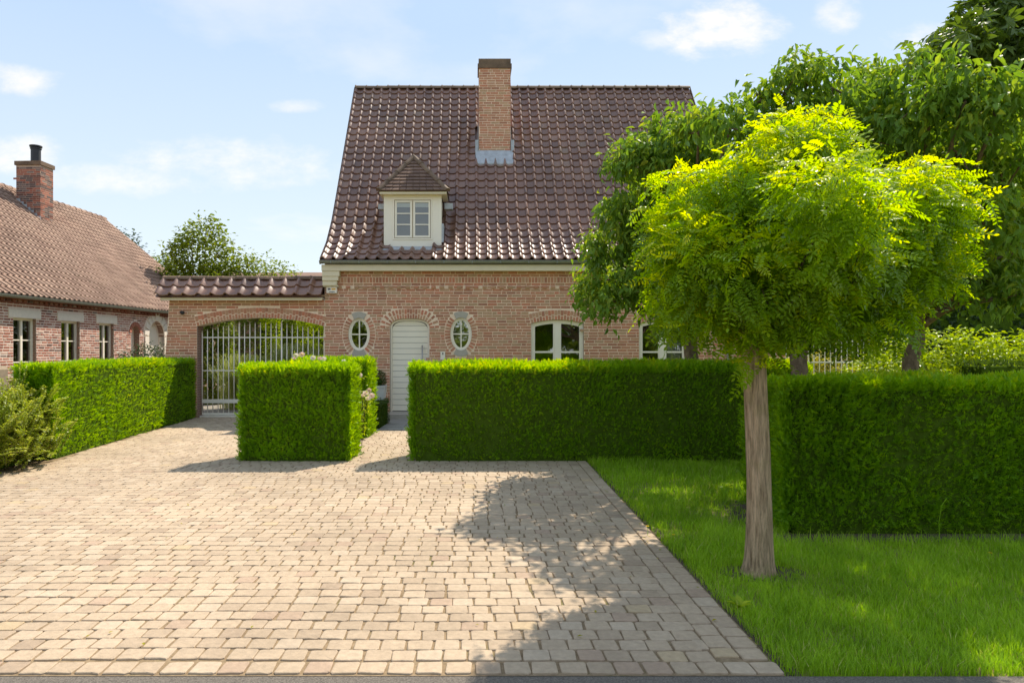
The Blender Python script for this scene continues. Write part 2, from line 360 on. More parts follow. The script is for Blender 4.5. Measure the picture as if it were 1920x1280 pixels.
# ------------------------------------------------------------------ leaf and piece templates
def leaf_t(wd=0.42, fold=0.10, droop=0.25):
    """pointed oval leaf, length 1 along +Y, folded along its midrib (8 triangles)"""
    ys = [0, 0.3, 0.68, 1.0]; zc = [0, 0.02, -droop * 0.35, -droop]
    V = [(0, ys[i], zc[i]) for i in range(4)]
    for sx in (-1, 1):
        V += [(sx * wd * 0.5, 0.32, zc[1] + fold), (sx * wd * 0.42, 0.66, zc[2] + fold)]
    return V, [(0, 1, 4), (1, 2, 5, 4), (2, 3, 5), (0, 6, 1), (1, 6, 7, 2), (2, 7, 3)]
LEAF = leaf_t()
def simple_leaf_t(wd=0.5):
    return [(0, 0, 0), (-wd / 2, 0.5, 0.06), (wd / 2, 0.5, 0.06), (0, 1, -0.08), ], [(0, 2, 3), (0, 3, 1)]
SLEAF = simple_leaf_t()
def sprig_t(npair=4, nl=0.27, wd=0.19, seed=0):
    """yew shoot of length 1 along +Y: two ranks of needles"""
    r = np.random.default_rng(seed); V = [(-0.012, 0, 0), (0.012, 0, 0), (0, 1, 0.02)]; Fc = [(0, 1, 2)]
    for i in range(npair):
        y = 0.08 + 0.88 * i / npair
        l = nl * (1.0 - 0.45 * (i / npair) ** 2) * r.uniform(0.8, 1.15)
        for sx in (-1, 1):
            a = r.uniform(0.75, 1.05); b = len(V); zt = r.uniform(-0.05, 0.12)
            V += [(0, y, 0), (sx * 0.01, y + wd, 0), (sx * l * math.sin(a), y + l * math.cos(a) + 0.02, zt)]
            Fc.append((b, b + 1, b + 2) if sx < 0 else (b, b + 2, b + 1))
    V += [(-0.03, 0.93, 0), (0.03, 0.93, 0), (0, 1.12, 0.03)]; Fc.append((len(V) - 3, len(V) - 2, len(V) - 1))
    return V, Fc
SPRIG = sprig_t()
def compound_t(n=6, seed=0, curve=0.35):
    """pinnate leaf of length 1 along +Y with oval leaflets in pairs and one at the tip"""
    r = np.random.default_rng(seed); V = []; Fc = []
    def z(y): return -curve * y * y
    for i in range(4):
        y0, y1 = i / 4, (i + 1) / 4; b = len(V)
        V += [(-0.006, y0, z(y0)), (0.006, y0, z(y0)), (0.006, y1, z(y1)), (-0.006, y1, z(y1))]; Fc.append((b, b + 1, b + 2, b + 3))
    def leaflet(y, ang, l):
        b = len(V); d = np.array([math.sin(ang), math.cos(ang), 0]); s = np.array([math.cos(ang), -math.sin(ang), 0]); o = np.array([0, y, z(y)])
        wd = l * r.uniform(0.40, 0.5); tw = r.uniform(-0.25, 0.25); dr = r.uniform(0.05, 0.3)
        for u, wv in ((0, 0), (0.3, -0.46), (0.72, -0.42), (1.0, 0), (0.72, 0.42), (0.3, 0.46)):
            p = o + d * l * (u + 0.08) + s * wv * wd; p[2] += -dr * l * u * u + tw * wv * wd + abs(wv) * wd * 0.15; V.append(tuple(p))
        Fc.append((b, b + 1, b + 2, b + 3)); Fc.append((b, b + 3, b + 4, b + 5))
    for i in range(n):
        y = 0.16 + 0.72 * i / (n - 1)
        for sx in (-1, 1): leaflet(y + r.uniform(-0.02, 0.02), sx * r.uniform(1.05, 1.35), 0.25 * (1 - 0.25 * abs(i / (n - 1) - 0.4)) * r.uniform(0.85, 1.12))
    leaflet(0.98, r.uniform(-0.1, 0.1), 0.24)
    return V, Fc
def palmate_t():
    """broad lobed leaf of five drooping fingers"""
    V = []; Fc = []
    for a, l in ((-1.35, 0.6), (-0.65, 0.88), (0, 1.0), (0.65, 0.88), (1.35, 0.6)):
        b = len(V); c, s = math.cos(a), math.sin(a)
        for x, y, zv in ((0, 0, 0), (-0.17, 0.6, 0.0), (0, 1, -0.3), (0.17, 0.6, 0.0), (0, 0.6, -0.05)):
            x *= l; y *= l; V.append((x * c + y * s, -x * s + y * c, zv))
        Fc += [(b, b + 4, b + 1), (b + 1, b + 4, b + 2), (b + 2, b + 4, b + 3), (b + 3, b + 4, b)]
    return V, Fc
PALM = palmate_t()
def rose_t():
    V = []; Fc = []; r = np.random.default_rng(3)
    for ring, (n, tilt, l) in enumerate(((6, 0.35, 1.0), (5, 0.8, 0.8), (4, 1.2, 0.6))):
        for k in range(n):
            a = 2 * math.pi * (k + ring * 0.5) / n; b = len(V)
            for u, wv in ((0.05, -0.1), (0.05, 0.1), (0.8, 0.45), (1.0, 0), (0.8, -0.45)):
                rad = l * u * math.cos(tilt); zz_ = l * u * math.sin(tilt) * 0.8
                V.append((rad * math.cos(a) - wv * l * math.sin(a), rad * math.sin(a) + wv * l * math.cos(a), zz_))
            Fc.append((b, b + 1, b + 2, b + 3, b + 4))
    return V, Fc
ROSE = rose_t()
def blade_t():
    return [(-0.5, 0, 0), (0.5, 0, 0), (-0.36, 0.12, 0.55), (0.36, 0.12, 0.55), (0, 0.42, 1.0)], [(0, 1, 3, 2), (2, 3, 4)]
BLADE = blade_t()
def brick_t(ch=0.06):
    """unit brick face: local x in -.5..+.5, front at y=0, back y=1, z -.5..+.5 with softened arrises (scaled by the wall)"""
    c, cz = 0.018, 0.09
    V = [(-.5 + c, 0, -.5 + cz), (.5 - c, 0, -.5 + cz), (.5 - c, 0, .5 - cz), (-.5 + c, 0, .5 - cz),
         (-.5, .18, -.5), (.5, .18, -.5), (.5, .18, .5), (-.5, .18, .5), (-.5, 1, -.5), (.5, 1, -.5), (.5, 1, .5), (-.5, 1, .5)]
    return V, [(0, 1, 2, 3), (0, 4, 5, 1), (1, 5, 6, 2), (2, 6, 7, 3), (3, 7, 4, 0), (4, 8, 9, 5), (5, 9, 10, 6), (6, 10, 11, 7), (7, 11, 8, 4)]
BRICK = brick_t()
NVAR = 24
def variants(tmpl_fn, mat, name, n=NVAR, tints=None, smooth=False):
    out = []
    for i in range(n):
        V, Fc = tmpl_fn(i) if callable(tmpl_fn) else tmpl_fn
        t = tints[i] if tints is not None else (i + 0.5) / n
        mb = MB().add(V, Fc, t); out.append(mb.mesh(name, mat, (0, 0, 0), smooth))
    return out

def place(name, me, parent, pos, mat3):
    """one piece: an object of its own that shares mesh data"""
    o = bpy.data.objects.new(name, me); COL.objects.link(o)
    m = Matrix(np.vstack([np.hstack([mat3, np.asarray(pos)[:, None]]), [0, 0, 0, 1]]).tolist())
    m.translation -= rootloc(parent)
    o.matrix_basis = m
    if parent is not None: o.parent = parent
    return o

BR_VARS = {}
def brick_set(parent, bricks, matkey, u, n, limit=300, name='brick', rank=None):
    """bricks: list of (centre world, length, height, depth, tint, roll). The LIMIT largest/nearest become parts, the rest one part."""
    u = np.asarray(u, float); n = np.asarray(n, float); up = np.array([0, 0, 1.0])
    if matkey not in BR_VARS: BR_VARS[matkey] = variants(BRICK, M[matkey], name)
    key = rank or (lambda b: np.linalg.norm(b[0] - np.array([0, 0, EYE])) - 40 * (b[1] > 0.18))
    order = sorted(range(len(bricks)), key=lambda i: key(bricks[i]))
    def mat3(b):
        c, s = math.cos(b[5]), math.sin(b[5]); ux = u * c + up * s; uz = up * c - u * s
        return np.stack([ux * b[1], -n * b[3], uz * b[2]], axis=1)
    for i in order[:limit]:
        b = bricks[i]; place(name, BR_VARS[matkey][min(NVAR - 1, int(b[4] * NVAR))], parent, b[0], mat3(b))
    rest = [bricks[i] for i in order[limit:]]
    if rest:
        scatter(name, BRICK, np.array([mat3(b) for b in rest]), np.array([b[0] for b in rest]), [b[4] for b in rest], M[matkey], parent, kind='stuff')

COURSE = 0.0672
def scan(poly, z):
    xs = []
    n = len(poly)
    for i in range(n):
        (x0, z0), (x1, z1) = poly[i], poly[(i + 1) % n]
        if (z0 <= z < z1) or (z1 <= z < z0): xs.append(x0 + (x1 - x0) * (z - z0) / (z1 - z0))
    return (min(xs), max(xs)) if len(xs) >= 2 else None

def free_spans(a, b, blocks):
    spans = [(a, b)]
    for lo, hi in blocks:
        nx = []
        for s, e in spans:
            if hi <= s or lo >= e: nx.append((s, e)); continue
            if lo > s: nx.append((s, lo))
            if hi < e: nx.append((hi, e))
        spans = nx
    return spans

def lay_bricks(a, b, z0, ncourse, outers, to_world, seed=1, depth=0.02, length=0.225, joint=0.011, course=COURSE, edge=None, proud=0.004, skip=None):
    r = random.Random(seed); out = []
    for c in range(ncourse):
        zc = z0 + (c + 0.5) * course
        if skip and skip(zc): continue
        bl = []
        for p in outers:
            ss = [scan(p, zc + k * course * 0.5) for k in (-0.9, 0, 0.9)]; ss = [s for s in ss if s]
            if ss: bl.append((min(s[0] for s in ss), max(s[1] for s in ss)))
        aa, bb = (edge(zc) if edge else (a, b))
        for s, e in free_spans(aa, bb, bl):
            x = s
            first = aa + (c % 2) * length * 0.5 + r.uniform(-0.03, 0.03)
            k = math.floor((s - first) / length); nxt = first + k * length
            while x < e - 0.02:
                nxt += length * (0.5 if r.random() < 0.16 else 1.0)
                x1 = min(nxt, e)
                if e - x1 < 0.05: x1 = e
                if x1 - x > 0.03:
                    L = x1 - x - joint
                    pos = to_world((x + x1) / 2, zc, proud + r.uniform(-0.0025, 0.003))
                    t = min(0.999, max(0, r.random()))
                    out.append((pos, L, course - joint + r.uniform(-0.002, 0.001), depth, t, r.gauss(0, 0.003)))
                x = x1
                if x1 >= nxt - 1e-6: pass
    return out

def mortar_sheet(mb, a, b, z0, ncourse, mids, to_world, course=COURSE, edge=None, ztop=None):
    sub = 3
    for c in range(ncourse * sub):
        za, zb = z0 + c * course / sub, z0 + (c + 1) * course / sub; zc = (za + zb) / 2
        bl = [s for s in (scan(p, zc) for p in mids) if s]
        aa, bb = (edge(zc) if edge else (a, b))
        for s, e in free_spans(aa, bb, bl):
            mb.quad(to_world(s, za, 0), to_world(e, za, 0), to_world(e, zb, 0), to_world(s, zb, 0))

def arch_curve(xl, xr, zs, rise, n=24, power=None):
    """points left to right along the intrados, and the outward normals"""
    xc, hw = (xl + xr) / 2, (xr - xl) / 2; P = []
    if power:
        for i in range(n + 1):
            t = math.pi - math.pi * i / n; cs, sn = math.cos(t), math.sin(t)
            P.append((xc + hw * math.copysign(abs(cs) ** (2 / power), cs), zs + rise * abs(sn) ** (2 / power)))
    else:
        Rr = (hw * hw + rise * rise) / (2 * rise); a = math.asin(hw / Rr)
        for i in range(n + 1):
            t = -a + 2 * a * i / n; P.append((xc + Rr * math.sin(t), zs + rise - Rr + Rr * math.cos(t)))
    P = np.array(P); d = norm(np.gradient(P, axis=0)); Nn = np.stack([-d[:, 1], d[:, 0]], axis=1)
    return P, Nn

def along(P, Nn, count):
    seg = np.r_[0, np.cumsum(np.linalg.norm(np.diff(P, axis=0), axis=1))]; out = []
    for i in range(count):
        s = seg[-1] * (i + 0.5) / count
        p = np.array([np.interp(s, seg, P[:, k]) for k in (0, 1)]); nn = norm(np.array([np.interp(s, seg, Nn[:, k]) for k in (0, 1)]))
        out.append((p, nn))
    return out, seg[-1]

# ------------------------------------------------------------------ ground
def sheet(name, poly, z, mat, kind='structure', parent=None):
    o = MB().add([(x, y, z) for x, y in poly], [tuple(range(len(poly)))]).build(name, mat, parent, origin=(0, 0, 0)); 
    if kind: o['kind'] = kind
    return o
tag(sheet('ground', [(-400, -300), (400, -300), (400, 600), (-400, 600)], -0.06, M['hill']), 'open ground stretching away round the houses', 'ground')
tag(sheet('road', [(-60, -4), (60, -4), (60, 3.352), (-60, 3.352)], -0.003, M['asphalt']), 'grey asphalt road edge along the front of the paved drive', 'road')
def right_edge(y): return 1.525 + (y - 3.37) * 0.012
drive = tag(sheet('driveway', [(-9, 3.352), (right_edge(3.352), 3.352), (right_edge(9.9), 9.9), (-0.55, 9.9), (-0.45, 13.5), (-3.5, 13.5), (-3.5, 16.2), (-6.7, 16.2), (-6.5, 9.2), (-9, 8.0)], -0.001, M['joint']), 'wide driveway of beige sandstone cobbles in straight rows', 'driveway')
m = new_mat('turf_base'); t = NT(m); g_ = t.n('ShaderNodeNewGeometry').outputs['Position']
t.pbr(t.mix(t.ramp(t.noise(1.6, 5, 0.65, g_), [(0.45, (0, 0, 0)), (0.62, (1, 1, 1))]), (0.22, 0.28, 0.03), (0.24, 0.18, 0.10)), 0.98, t.bump(t.noise(40, 4, 0.6, g_), 0.8, 0.02), spec=0.1); M['turf'] = m
tag(sheet('lawn', [(right_edge(3.352) + 0.004, 3.352), (14, 3.352), (14, 15.9), (-0.4, 15.9), (-0.5, 9.9), (right_edge(9.9) + 0.004, 9.9)], -0.02, M['turf']), 'green lawn beside the drive round the locust tree', 'lawn')
tag(sheet('planting_bed', [(-3.6, 9.75), (-1.83, 9.75), (-1.86, 13.6), (-3.5, 13.6)], 0.0, M['soil']), 'dark soil bed between the clipped hedges by the door', 'planting bed')
tag(sheet('courtyard', [(-13, 16.3), (-3.55, 16.3), (-3.55, 40), (-13, 40)], -0.015, M['gravel']), 'gravelled courtyard behind the white bar gate', 'courtyard')
tag(sheet('border_soil', [(2.5, 5.72), (14, 5.77), (14, 7.4), (2.5, 7.3)], -0.012, M['soil']), 'strip of bare soil under the right-hand hedge', 'soil')

tag(sheet('lawn_edge', [(right_edge(3.36) + 0.004, 3.36), (right_edge(3.36) + 0.10, 3.36), (right_edge(9.8) + 0.10, 9.8), (right_edge(9.8) + 0.004, 9.8)], -0.0155, M['soil']), 'thin bare soil line between paving and lawn', 'soil')
tag(sheet('tree_soil', [(S(1.80, 4.93) + (0.30 + 0.06 * math.sin(3 * k)) * math.cos(k), 4.93 + (0.22 + 0.04 * math.cos(2 * k)) * math.sin(k)) for k in np.linspace(0, 6.28, 25)[:-1]], -0.0155, M['soil']), 'bare soil patch round the foot of the locust trunk', 'soil')
# cobbles
def cobble_t(seed):
    r = np.random.default_rng(seed); V = []; k = 9
    base = [(-.5, -.42), (-.43, -.5), (r.uniform(-.15, .15), -.5), (.43, -.5), (.5, -.42), (.5, .42), (.43, .5), (-.43, .5), (-.5, .42)]
    base = [(x * 1.0 + r.uniform(-.035, .035), y + r.uniform(-.04, .04)) for x, y in base]
    ctr = np.array([r.uniform(-.1, .1), r.uniform(-.1, .1)]); tilt = r.uniform(-.05, .05, 2)
    for f, z in ((0.92, 1.0), (0.985, 0.7), (1.0, -0.6)):
        for x, y in base:
            zz_ = z + (tilt[0] * x + tilt[1] * y) * 2 + (r.uniform(-.14, .14) if z == 1.0 else 0); V.append((x * f, y * f, zz_))
    V.append((ctr[0], ctr[1], 1.0 + r.uniform(-.12, .2))); c = len(V) - 1
    Fc = [(i, (i + 1) % k, c) for i in range(k)]
    for j in (0, 1): Fc += [(j * k + i, (j + 1) * k + i, (j + 1) * k + (i + 1) % k, j * k + (i + 1) % k) for i in range(k)]
    return V, Fc
COB = [cobble_t(s) for s in range(10)]
cob_var = [[MB().add(v[0], v[1], t).mesh('cobble', M['cobble'], (0, 0, 0), False) for t in (0.1, 0.25, 0.4, 0.5, 0.6, 0.7, 0.82, 0.93, 0.99)] for v in COB]
TT = (0.1, 0.25, 0.4, 0.5, 0.6, 0.7, 0.82, 0.93, 0.99)
TW = np.array([1.2, 3, 5, 6, 6, 5, 3, 0.35, 1.3]); TW /= TW.sum()
CW, CD = 0.140, 0.1275
cobs = []
def cobble(x, y, wx, wy, rot=0.0):
    cobs.append((x, y, wx, wy, rot + rng.normal(0, 0.012), int(rng.integers(10)), int(rng.choice(9, p=TW))))
def left_lim(y): return max(-0.70 * y - 1.6, -6.1 if y < 8.9 else S(-6.45 - (y - 9.0) * 0.135, y))
y = 3.362 + CD / 2
x = right_edge(y) - 0.06
while x > left_lim(y): cobble(x, y, CW * 0.93, CD * 0.95); x -= CW * rng.uniform(0.96, 1.06)
row = 0; y += CD + 0.012
yend = 16.1
while y < yend:
    segs = []
    if y < 9.9:
        segs.append((left_lim(y), right_edge(y) - 0.285))
    else:
        segs.append((left_lim(y), -3.45)); 
        if y < 13.5: segs.append((-1.98, -0.55))
    for a, b in segs:
        x = b - CW * (0.5 if row % 2 else 0.0) - (CW * 0.25 if row % 2 else 0)
        if row % 2: cobble(b - CW * 0.17, y, CW * 0.42, CD * 0.92)
        else: x -= CW * 0.5
        while x > a:
            wv = CW * rng.uniform(0.94, 1.08)
            wav = 0.012 * math.sin(x * 1.3 + y * 0.9) + 0.01 * math.sin(x * 2.9 - y * 1.7)
            cobble(x, y + wav + rng.normal(0, 0.002), wv - rng.uniform(0.005, 0.011), CD - rng.uniform(0.005, 0.010)); x -= wv
    row += 1; y += CD * rng.uniform(0.97, 1.03)
for col_ in range(2):
    y = 3.362 + CD + 0.02 + 0.03 * col_
    while y < 9.85:
        l = rng.uniform(0.11, 0.17); cobble(right_edge(y) - 0.075 - 0.138 * col_, y + l / 2, 0.127, l - 0.010, -0.012); y += l
def cobmat(c):
    cs, sn = math.cos(c[4]), math.sin(c[4]); return np.array([[cs * c[2], -sn * c[3], 0], [sn * c[2], cs * c[3], 0], [0, 0, 0.0085]])
inview = lambda c: -0.70 * c[1] < c[0] < 0.81 * c[1]
order = sorted(range(len(cobs)), key=lambda i: (cobs[i][1] if inview(cobs[i]) else 99))
for i in order[:300]:
    c = cobs[i]; place('cobble', cob_var[c[5]][c[6]], drive, (c[0], c[1], 0.0), cobmat(c))
rest = [cobs[i] for i in order[300:]]
mbV, mbL, mbS, mbT, nn = [], [], [], [], 0
for vi in range(10):
    rs = [c for c in rest if c[5] == vi]
    if not rs: continue
    TV = np.array(COB[vi][0]); Mx = np.array([cobmat(c) for c in rs]); P = np.array([(c[0], c[1], 0) for c in rs])
    V = (np.einsum('nij,kj->nki', Mx, TV) + P[:, None, :]); k = len(TV)
    lp = np.array([i for f in COB[vi][1] for i in f]); sz = np.array([len(f) for f in COB[vi][1]])
    mbV.append(V.reshape(-1, 3)); mbL.append(((lp[None, :] + (np.arange(len(rs)) * k)[:, None]).ravel()) + nn); mbS.append(np.tile(sz, len(rs)))
    mbT.append(np.repeat([TT[c[6]] for c in rs], k)); nn += k * len(rs)
link('cobble', raw_mesh('cobble', np.concatenate(mbV), np.concatenate(mbL), np.concatenate(mbS), M['cobble'], np.concatenate(mbT)), drive, (0, 0, 0), 'stuff')

# door path flags
path = tag(sheet('path', [(-1.97, 13.5), (-0.4, 13.5), (-0.4, 15.7), (-2.5, 15.7), (-2.5, 14.9), (-1.97, 14.9)], -0.006, M['joint']), 'short grey flagstone path to the front door step', 'path')
for i in range(3):
    for j in range(4):
        x0, y0 = -1.95 + i * 0.5, 13.52 + j * 0.53
        mb = MB(); mb.box(x0, x0 + 0.492, y0, y0 + 0.522, -0.03, 0.006 + rng.uniform(0, 0.003), rng.random()); mb.build('flagstone', M['flag'], path)

# ------------------------------------------------------------------ brick house
WY = 16.0                                            # the plane of the street wall
HX0, HX1 = -3.515, 6.36
house = thing('brick_house', 'brown brick house with steep dark tiled roof, dormer and oval windows beside white door', 'house', (1.42, 20, 0))
def fw(x, z, o): return np.array([x, WY - o, z])

def make_arch_opening(xl, xr, zb, zs, rise, t, power=None, n=24):
    P, Nn = arch_curve(xl, xr, zs, rise, n, power)
    inner = [(xl, zb)] + [tuple(p) for p in P] + [(xr, zb)]
    def outl(tt):
        o = [tuple(p + q * tt) for p, q in zip(P, Nn)]
        return [(xl, zb), (xl, zs)] + o + [(xr, zs), (xr, zb)]
    return dict(P=P, N=Nn, inner=inner, outer=outl(t), mid=outl(t * 0.6), t=t, xl=xl, xr=xr, zb=zb, zs=zs)
def make_oval(cx, cz, a, b, t, n=48):
    an = [math.pi * 1.5 - 2 * math.pi * i / n for i in range(n + 1)]
    P = np.array([(cx + a * math.cos(k), cz + b * math.sin(k)) for k in an]); Nn = norm(np.array([(math.cos(k) / a, math.sin(k) / b) for k in an]))
    f = lambda tt: [tuple(p + q * tt) for p, q in zip(P[:-1], Nn[:-1])]
    return dict(P=P, N=Nn, inner=f(0), outer=f(t), mid=f(t * 0.6), t=t, cx=cx, cz=cz, a=a, b=b)
DOOR = make_arch_opening(-1.985, -1.065, 0.14, 2.09, 0.23, 0.235, power=2.7, n=40)
OV1 = make_oval(-2.71, 1.955, 0.25, 0.385, 0.135)
OV2 = make_oval(-0.32, 1.965, 0.25, 0.385, 0.135)
WIN1 = make_arch_opening(1.325, 2.555, 0.75, 2.205, 0.085, 0.235)
WIN2 = make_arch_opening(3.855, 4.975, 0.75, 2.205, 0.085, 0.235)
GATE = make_arch_opening(-6.505, -3.535, -0.1, 2.14, 0.20, 0.24)
NC = 53
ops = [DOOR, OV1, OV2, WIN1, WIN2]
front = MB(); mortar_sheet(front, HX0, HX1, 0, NC, [o['mid'] for o in ops], fw)
front_wall = front.build('front_wall', M['mortar'], house)
SOLD = (3.165, 3.285)
bricks = lay_bricks(HX0, HX1, 0, NC, [o['outer'] for o in ops], fw, 5, skip=lambda z: SOLD[0] - 0.02 < z < SOLD[1] + 0.01)
brick_set(front_wall, [b for b in bricks if b[0][2] > 1.2], 'brick', (1, 0, 0), (0, -1, 0), 300)
low = [b for b in bricks if b[0][2] <= 1.2]
scatter('brick', BRICK, np.array([np.diag([b[1], b[3], b[2]]) for b in low]), np.array([b[0] for b in low]), [b[4] for b in low], M['brick'], front_wall, kind='stuff')
# soldier course and the dentil blocks under it: countable pieces
sold = MB(); P_ = []; Mx_ = []
x = HX0 + 0.04
sc = MB()
br2 = []
while x < HX1:
    br2.append((fw(x, sum(SOLD) / 2, 0.012), SOLD[1] - SOLD[0], 0.062, 0.03, rng.random(), math.pi / 2)); x += 0.0745
soldier = MB().box(HX0, HX1, WY - 0.006, WY + 0.02, SOLD[0] - 0.01, SOLD[1] + 0.01).build('soldier_course', M['mortar'], house)
brick_set(soldier, br2, 'brick', (1, 0, 0), (0, -1, 0), 300)
x = HX0 + 0.15; br3 = []
while x < HX1 - 0.1:
    br3.append((fw(x, 3.057, 0.036), 0.10, 0.058, 0.04, rng.choice([0.3, 0.55, 0.97, 0.99]), 0)); x += 0.2
dent = MB().box(HX0 + 0.02, HX1 - 0.02, WY - 0.0035, WY + 0.02, 3.024, 3.09).build('dentil_course', M['mortar'], house)
brick_set(dent, br3, 'brick', (1, 0, 0), (0, -1, 0), 300)
# other walls (plain brick sheets, not seen from the street)
m = new_mat('brick_sheet'); t = NT(m)
sp_ = t.n('ShaderNodeSeparateXYZ', {0: t.n('ShaderNodeNewGeometry').outputs['Position']}); ad_ = t.n('ShaderNodeMath', {0: sp_.outputs[0], 1: sp_.outputs[1]}, operation='ADD')
bt = t.n('ShaderNodeTexBrick', {'Vector': t.n('ShaderNodeCombineXYZ', {0: ad_.outputs[0], 1: sp_.outputs[2]}).outputs[0], 'Scale': 4.4, 'Color1': (0.26, 0.13, 0.09, 1), 'Color2': (0.21, 0.12, 0.085, 1), 'Mortar': (0.42, 0.34, 0.25, 1)}); t.pbr(bt.outputs[0], 0.9)
M['brick_sheet'] = m
PROF = [(15.80, 3.665), (16.50, 4.16), (17.10, 4.78), (17.70, 5.60), (18.60, 6.88), (20.35, 9.36)]
BACKP = [(40.70 - y_, z_) for y_, z_ in PROF[::-1]]
gab = [(WY + 0.005, 0), (WY + 0.005, 3.6)] + [(a, b - 0.12) for a, b in PROF[1:]] + [(a, b - 0.12) for a, b in BACKP[1:-1]] + [(24.6, 3.6), (24.6, 0)]
for gx, nm in ((HX0, 'gable_wall'), (HX1, 'gable_wall')):
    mb = MB(); mb.prism(gab, 'x', gx if gx < 0 else gx - 0.28, gx + 0.28 if gx < 0 else gx); mb.build(nm, M['brick_sheet'], house)
MB().box(HX0, HX1, 24.6, 24.85, 0, 3.55).build('back_wall', M['brick_sheet'], house)
MB().box(HX0 + .29, HX1 - .29, WY + 0.3, 24.5, 0.02, 0.1).build('indoor_floor', M['dark'], house)
MB().box(HX0 + .29, HX1 - .29, WY + 0.1, 24.5, 3.2, 3.28).build('indoor_ceiling', M['dark'], house)
MB().box(HX0 + .29, HX1 - .29, 19.0, 19.1, 0.1, 3.2).build('indoor_wall', M['dark'], house)

def mortar_ring(mb, o, closed, depth=0.12):
    P, Nn = o['P'], o['N']
    if closed: P, Nn = P[:-1], Nn[:-1]
    mb.ring([tuple(p + q * o['t']) for p, q in zip(P, Nn)], [tuple(p + q * 0.004) for p, q in zip(P, Nn)], WY - 0.004, WY + depth, closed)
def voussoirs(parent, o, pitch=0.068, skip=None):
    _, L = along(o['P'], o['N'], 2); cnt = int(round(L / pitch)); pts, _ = along(o['P'], o['N'], cnt); out = []
    for i, (p, q) in enumerate(pts):
        if skip and skip(p): continue
        ang = math.atan2(q[1], q[0]); T = o['t']
        parts_ = [(0.5, T - 0.012)] if (T < 0.2) else ([(0.27, T * 0.52 - 0.012), (0.78, T * 0.44 - 0.010)] if i % 2 else [(0.21, T * 0.40 - 0.010), (0.72, T * 0.56 - 0.012)])
        for fpos, ln in parts_:
            c = p + q * T * fpos
            wdt = pitch * (1 + 0.35 * (fpos - 0.3) * (1.0 if T > 0.2 and o.get('a') is None else 0.6)) - 0.0095
            out.append((np.array([c[0], WY - 0.012, c[1]]), ln, wdt, 0.06, rng.choice([0.2, 0.35, 0.5, 0.6, 0.9, 0.05]), ang))
    brick_set(parent, out, 'brick', (1, 0, 0), (0, -1, 0), 300)
for nm, o in (('door_arch', DOOR), ('window_arch', WIN1), ('window_arch', WIN2)):
    mb = MB(); mortar_ring(mb, o, False); a_ = mb.build(nm, M['mortar'], house); voussoirs(a_, o, 0.058 if nm == 'door_arch' else 0.068)
    mb = MB()                                         # jambs
    for xx, s in ((o['xl'], -1), (o['xr'], 1)):
        mb.box(min(xx + s * 0.002, xx + s * 0.1), max(xx + s * 0.002, xx + s * 0.1), WY + 0.001, WY + 0.16, o['zb'], o['zs'])
    mb.build('jamb', M['brick_sheet'], house)
for o in (OV1, OV2):
    mb = MB(); mortar_ring(mb, o, True); a_ = mb.build('oval_surround', M['mortar'], house)
    keyp = lambda p, o=o: abs(p[0] - o['cx']) < 0.12 and abs(p[1] - o['cz']) > 0.28
    voussoirs(a_, o, 0.066, keyp)
    for sgn in (1, -1):
        an = [math.pi / 2 * sgn + k for k in np.linspace(-0.46, 0.46, 9)]
        cp = lambda k, e: (o['cx'] + (o['a'] + e) * math.cos(k), o['cz'] + (o['b'] + e) * math.sin(k))
        mb = MB(); mb.ring([cp(k, 0.142) for k in an], [cp(k, -0.002) for k in an], WY - 0.018, WY + 0.08, False); mb.build('keystone', M['stone'], a_)

# oval windows
for o in (OV1, OV2):
    n = 40; an = [2 * math.pi * i / n for i in range(n)]
    el = lambda e: [(o['cx'] + (o['a'] - e) * math.cos(k), o['cz'] + (o['b'] - e) * math.sin(k)) for k in an]
    mb = MB(); mb.ring(el(0.0), el(0.032), WY + 0.03, WY + 0.11); mb.ring(el(0.033), el(0.066), WY + 0.045, WY + 0.10); win = mb.build('oval_window', M['white'], house)
    MB().box(o['cx'] - 0.014, o['cx'] + 0.014, WY + 0.05, WY + 0.09, o['cz'] - o['b'] + 0.06, o['cz'] + o['b'] - 0.06).build('glazing_bar', M['white'], win)
    MB().box(o['cx'] - o['a'] + 0.06, o['cx'] + o['a'] - 0.06, WY + 0.052, WY + 0.088, o['cz'] - 0.014, o['cz'] + 0.014).build('glazing_bar', M['white'], win)
    MB().add([(x_, WY + 0.075, z_) for x_, z_ in el(0.06)], [tuple(range(n))]).build('pane', M['glass'], win)

